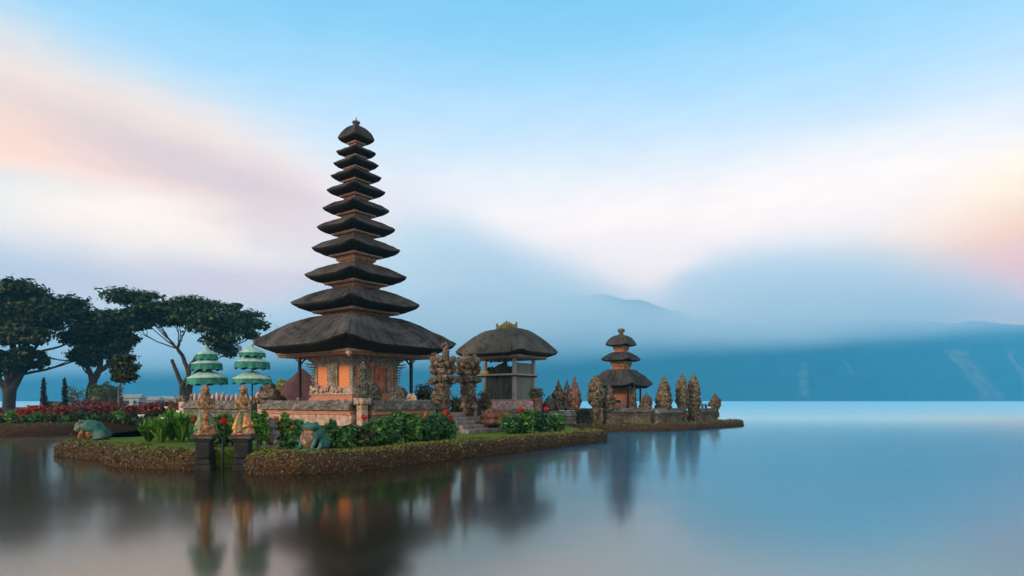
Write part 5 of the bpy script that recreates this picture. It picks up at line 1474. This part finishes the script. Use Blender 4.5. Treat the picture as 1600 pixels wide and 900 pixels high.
for px in (1097, 1103):
    bush('dwarf_tree', 'tiny dark bare shrub on the low end wall of the far islet, beside another', (pw(px, 44.6 + (px - 1097) * .07, 1.26)), (0.16, 0.14), 0.42, M['cypress'], 50, 0.05, px, 'shrub', 'tiny dark shrubs on the end wall', (), True, 3)

# reddish thatched hut and yellow tree behind the courtyard
hut = thing('garden_hut', 'dull red thatched hut seen under the left eave of the pagoda', 'hut', ((472 - 800) * 0.048, 48, 0.44), 0.5)
mb = MB(); roof_mesh(mb, 3.1, 1.35, [(1, 0), (.95, .10), (.75, .62), (.5, 1.25), (.25, 1.85), (.08, 2.25), (.02, 2.4)], [(.98, -.12), (.9, -.18), (.3, -.18)], 0.3, 55)
mb.build('thatched_roof', [M['thatch_red'], M['thatch_edge']], hut)
mb = MB(); mb.box((0, 0, 0.6), (3.0, 3.4, 1.3)); mb.build('walls', M['block_brown'], hut)
for sx in (-1, 1):
    for sy in (-1, 1):
        mb = MB(); mb.box((sx * 1.75, sy * 1.95, 0.6), (0.12, 0.12, 1.2)); mb.build('post', M['post'], hut)

# ------------------------------------------------------------------ the garden on the left bank
Gg = 'green shrubs along the garden hedge'
gl = 'front row of the garden bank'
cols = ['leaf_dull', 'leaf', 'leaf_dull', 'leaf_deep']
desc = ['below the wide tree', 'below its trunk', 'right of its trunk', 'below the first dark cypress', 'below the low dark wall', 'below the second dark cypress', 'below the forked tree', 'right of the forked trunk', 'below the clipped dome', 'below the slim small tree', 'nearest the lily clumps']
for i, px in enumerate((-8, 16, 34, 54, 76, 96, 118, 140, 162, 184, 206)):
    Y = 33.2 + max(0, (px - 60)) * 0.022
    bush('garden_shrub', 'green shrub in the front row of the garden bank, ' + desc[i], gp_(px, Y + 0.8, 0.44), (0.46, 0.42), 0.78 + 0.16 * math.sin(i * 2.3), M[cols[i % 4]], 420, 0.085, 100 + i, 'shrub', Gg)
Gr = 'red shrubs in the garden beds'
reds = [(-12, 37, .55, .9, 'petal_rust', 'rust red shrub at the left edge of the garden'), (6, 36, .45, .55, 'petal_orange', 'orange flowering shrub under the wide tree'), (34, 35.6, .40, .85, 'petal_red', 'bright red shrub just right of the wide tree trunk'),
        (56, 36.4, .55, 1.05, 'petal_red', 'largest bright red shrub left of the first cypress'), (73, 34.6, .38, .62, 'petal_red', 'low bright red shrub in front of the cypresses'), (92, 41, .7, .95, 'petal_rust', 'rust red shrub between the two cypresses'),
        (112, 42, .7, 1.0, 'petal_rust', 'rust red shrub right of the second cypress'), (134, 43, .7, 1.0, 'petal_rust', 'rust red shrub at the foot of the forked tree'), (158, 44, .75, 1.05, 'petal_rust', 'rust red shrub in front of the clipped dome'),
        (176, 45, .75, 1.15, 'petal_rust', 'rust red shrub below the slim small tree'), (203, 39.4, .5, .95, 'petal_dark', 'dark red shrub at the corner of the garden bank'), (214, 46, .75, 1.0, 'petal_rust', 'rust red shrub behind the dark red one'),
        (236, 46, .75, 1.1, 'petal_rust', 'rust red shrub behind the lily clumps'), (257, 47, .8, 1.3, 'petal_dark', 'tall dark red shrub behind the lily clumps'), (276, 46.5, .6, 1.2, 'petal_rust', 'rust red shrub beside the end pier of the courtyard wall'),
        (150, 56, 1.3, 1.45, 'petal_dark', 'wide dark red shrub behind the forked tree'), (120, 58, 1.2, 1.3, 'petal_dark', 'wide dark red shrub behind the second cypress'), (178, 58, 1.2, 1.35, 'petal_dark', 'wide dark red shrub below the clipped dome'), (232, 58, 1.2, 1.2, 'petal_dark', 'wide dark red shrub at the back of the garden')]
for i, (px, Y, r, h, pm, lab) in enumerate(reds):
    root = thing('red_shrub', lab, 'shrub', gp_(px, Y, 0.44), 0, Gr)
    L = Leaves(200 + i)
    for q in range(5):
        a = q * 1.26; L.ellipsoid((math.cos(a) * r * .45, math.sin(a) * r * .45, h * .55), (r * .65, r * .6, h * .45), 70, 0.10, 0, 1.7, 0.4, 0.5)
    L.build('foliage', M['leaf_dull'], root)
    L = Leaves(300 + i)
    for q in range(6):
        a = q * 1.05; L.ellipsoid((math.cos(a) * r * .5, math.sin(a) * r * .5, h * .68), (r * .6, r * .55, h * .38), 75, 0.10, 0, 1.6, 0.6, 0.9)
    L.build('blossoms', M[pm], root)
# trees
tree('shade_tree', 'widest dark tree with a spreading crown at the left edge', 45, (14, 633, 0.4), [[(18, 610), (8, 585), (-6, 550)], [(20, 612), (32, 585), (52, 552)], [(16, 606), (20, 575), (24, 540)], [(16, 612), (-4, 596), (-30, 570)]],
     [(0, 462, 42, 17), (36, 458, 38, 15), (72, 472, 34, 15), (100, 486, 22, 12), (18, 490, 46, 18), (66, 500, 42, 16), (108, 504, 18, 10), (-8, 525, 42, 17), (40, 526, 40, 14), (84, 530, 30, 12), (-50, 478, 50, 24), (-50, 525, 48, 22), (64, 554, 16, 8), (20, 556, 18, 8), (2, 560, 22, 12), (-20, 470, 40, 18), (-14, 566, 24, 11), (32, 574, 20, 8), (54, 568, 16, 8), (10, 584, 12, 5), (96, 552, 14, 7)],
     M['tree_leaf'], M['bark'], 1, 0.17, 1.7, 0.32, 2.6, sub=8, far=2.2)
tree('shade_tree', 'dark forked tree between the widest tree and the airy umbrella tree', 50, (141, 632, 0.4), [[(140, 606), (138, 585), (136, 566)], [(144, 606), (150, 584), (156, 560), (152, 540)], [(149, 590), (166, 572), (182, 556)]],
     [(128, 492, 30, 12), (160, 488, 32, 11), (190, 498, 24, 11), (116, 514, 28, 14), (150, 514, 36, 15), (186, 522, 26, 12), (134, 536, 30, 14), (168, 540, 22, 11), (202, 538, 15, 8), (112, 548, 24, 9), (148, 556, 20, 8), (92, 558, 12, 6), (176, 500, 20, 10), (128, 562, 16, 8), (110, 562, 15, 7), (168, 558, 14, 7)],
     M['tree_leaf'], M['bark'], 2, 0.17, 1.7, 0.27, 2.4, sub=8, far=2.1)
tree('umbrella_tree', 'airy green umbrella shaped tree with thin bare limbs, behind the parasols', 48, (291, 634, 0.4), [[(289, 616), (284, 602), (276, 580), (268, 562)], [(292, 614), (298, 594), (300, 575), (306, 555)], [(286, 606), (296, 588), (286, 566), (278, 545)], [(298, 594), (318, 572), (330, 552)]],
     [(236, 474, 36, 12), (208, 488, 28, 12), (276, 478, 40, 14), (316, 486, 40, 15), (354, 494, 38, 15), (386, 512, 26, 13), (326, 498, 40, 14), (258, 482, 36, 12), (350, 478, 12, 6), (200, 506, 18, 7), (232, 494, 32, 9), (292, 500, 36, 10), (340, 512, 36, 13), (372, 530, 28, 12), (262, 488, 30, 9), (338, 538, 16, 9), (360, 552, 18, 10), (396, 524, 12, 7)],
     M['tree_leaf_green'], M['bark'], 3, 0.16, 1.5, 0.22, 2.4, sub=7, far=2.1)
tree('small_tree', 'small dark round headed tree on a slim trunk', 55, (187, 640, 0.4), [[(187, 622), (189, 605), (193, 590)]], [(194, 566, 22, 11), (188, 580, 20, 11), (204, 582, 16, 12), (196, 592, 16, 7)], M['tree_leaf'], M['bark_pale'], 4, 0.15, 1.5, 0.11, 0.5)
tree('yellow_tree', 'yellow green round tree behind the dull red hut', 58, (441, 640, 0.4), [[(441, 622), (441, 608)]], [(441, 600, 9, 7), (446, 606, 9, 6), (436, 608, 8, 6)], M['bush_yellow'], M['bark'], 5, 0.14, 1.2, 0.14, 0.3)
L = Leaves(400); root = thing('clipped_dome_shrub', 'large soft green dome shaped shrub behind the forked tree', 'shrub', gp_(163, 66, 0.44), 0)
L.ellipsoid((0, 0, 1.3), (1.75, 1.6, 2.0), 3200, 0.13, 0, 1.6, 0.75, 0.4, 0.6, zmin=0); L.build('foliage', M['bush_hazy'], root)
mb = MB(); mb.ball((0, 0, 1.2), (1.45, 1.35, 1.75), 3, 0.1, 3); mb.build('branches', M['bush_hazy'], root)
for px, lab, Y in ((68, 'slim black green cypress nearer the widest tree', 44), (101, 'slim black green cypress nearer the forked tree', 44)):
    root = thing('cypress', lab, 'cypress', gp_(px, Y, 0.6), 0, 'pair of slim cypresses')
    L = Leaves(px); H = 2.55
    for q in range(9):
        z = 0.25 + q * H / 9; w = 0.23 * (1 - (q / 9.5) ** 2.2) + 0.03
        L.ellipsoid((0.02 * math.sin(q * 2), 0, z), (w, w, 0.28), 150, 0.075, 0, 2.2, 0.2, 0.8)
    L.build('foliage', M['cypress'], root)
    mb = MB(); mb.tube([(0, 0, -0.3), (0, 0, H * 0.8)], [0.06, 0.02], 7); mb.build('trunk', M['bark'], root)
w_ = wall('low dark garden wall with an arched top between the two cypresses', pw(73, 44.5, 0), pw(97, 44.5, 0), 0.6, M['carved_moss'], M['carved_moss'], M['carved_moss'], 0.3, 1.75, 0.4, seed=14, name='garden_wall')
bush('hazy_shrub', 'pale open shrub right of the second cypress', gp_(118, 62, 0.44), (1.0, 0.8), 3.1, M['bush_hazy'], 420, 0.12, 61, 'shrub', None, (), True, 5)
# pale buildings on the far bank, behind the garden
for i, (px, Y, w, h, lab) in enumerate(((206, 190, 6, 2.6, 'long pale lakeside building behind the slim small tree'), (228, 200, 9, 2.0, 'low pale lakeside building behind the lily clumps'), (262, 210, 7, 2.2, 'pale lakeside building left of the umbrella tree trunk'))):
    root = thing('lakeside_building', lab, 'building', ((px - 800) / FOC * Y, Y, 0.0), 0.1)
    mb = MB(); mb.box((0, 0, h / 2), (w, 5, h)); mb.build('walls', M['white_house'], root)
    mb = MB(); mb.raw([(-w / 2 - .4, -2.9, h), (w / 2 + .4, -2.9, h), (w / 2 + .4, 2.9, h), (-w / 2 - .4, 2.9, h), (-w / 2, 0, h + 1.1), (w / 2, 0, h + 1.1)], [(0, 1, 5, 4), (2, 3, 4, 5), (0, 4, 3), (1, 2, 5), (3, 2, 1, 0)], 0, False)
    mb.build('roof', M['tile_roof'], root)
    for q in range(3):
        mb = MB(); mb.box((-w / 2 + w * (q + 0.5) / 3, -2.52, h * 0.5), (w * 0.14, 0.06, h * 0.4)); mb.build('window', M['post'], root)
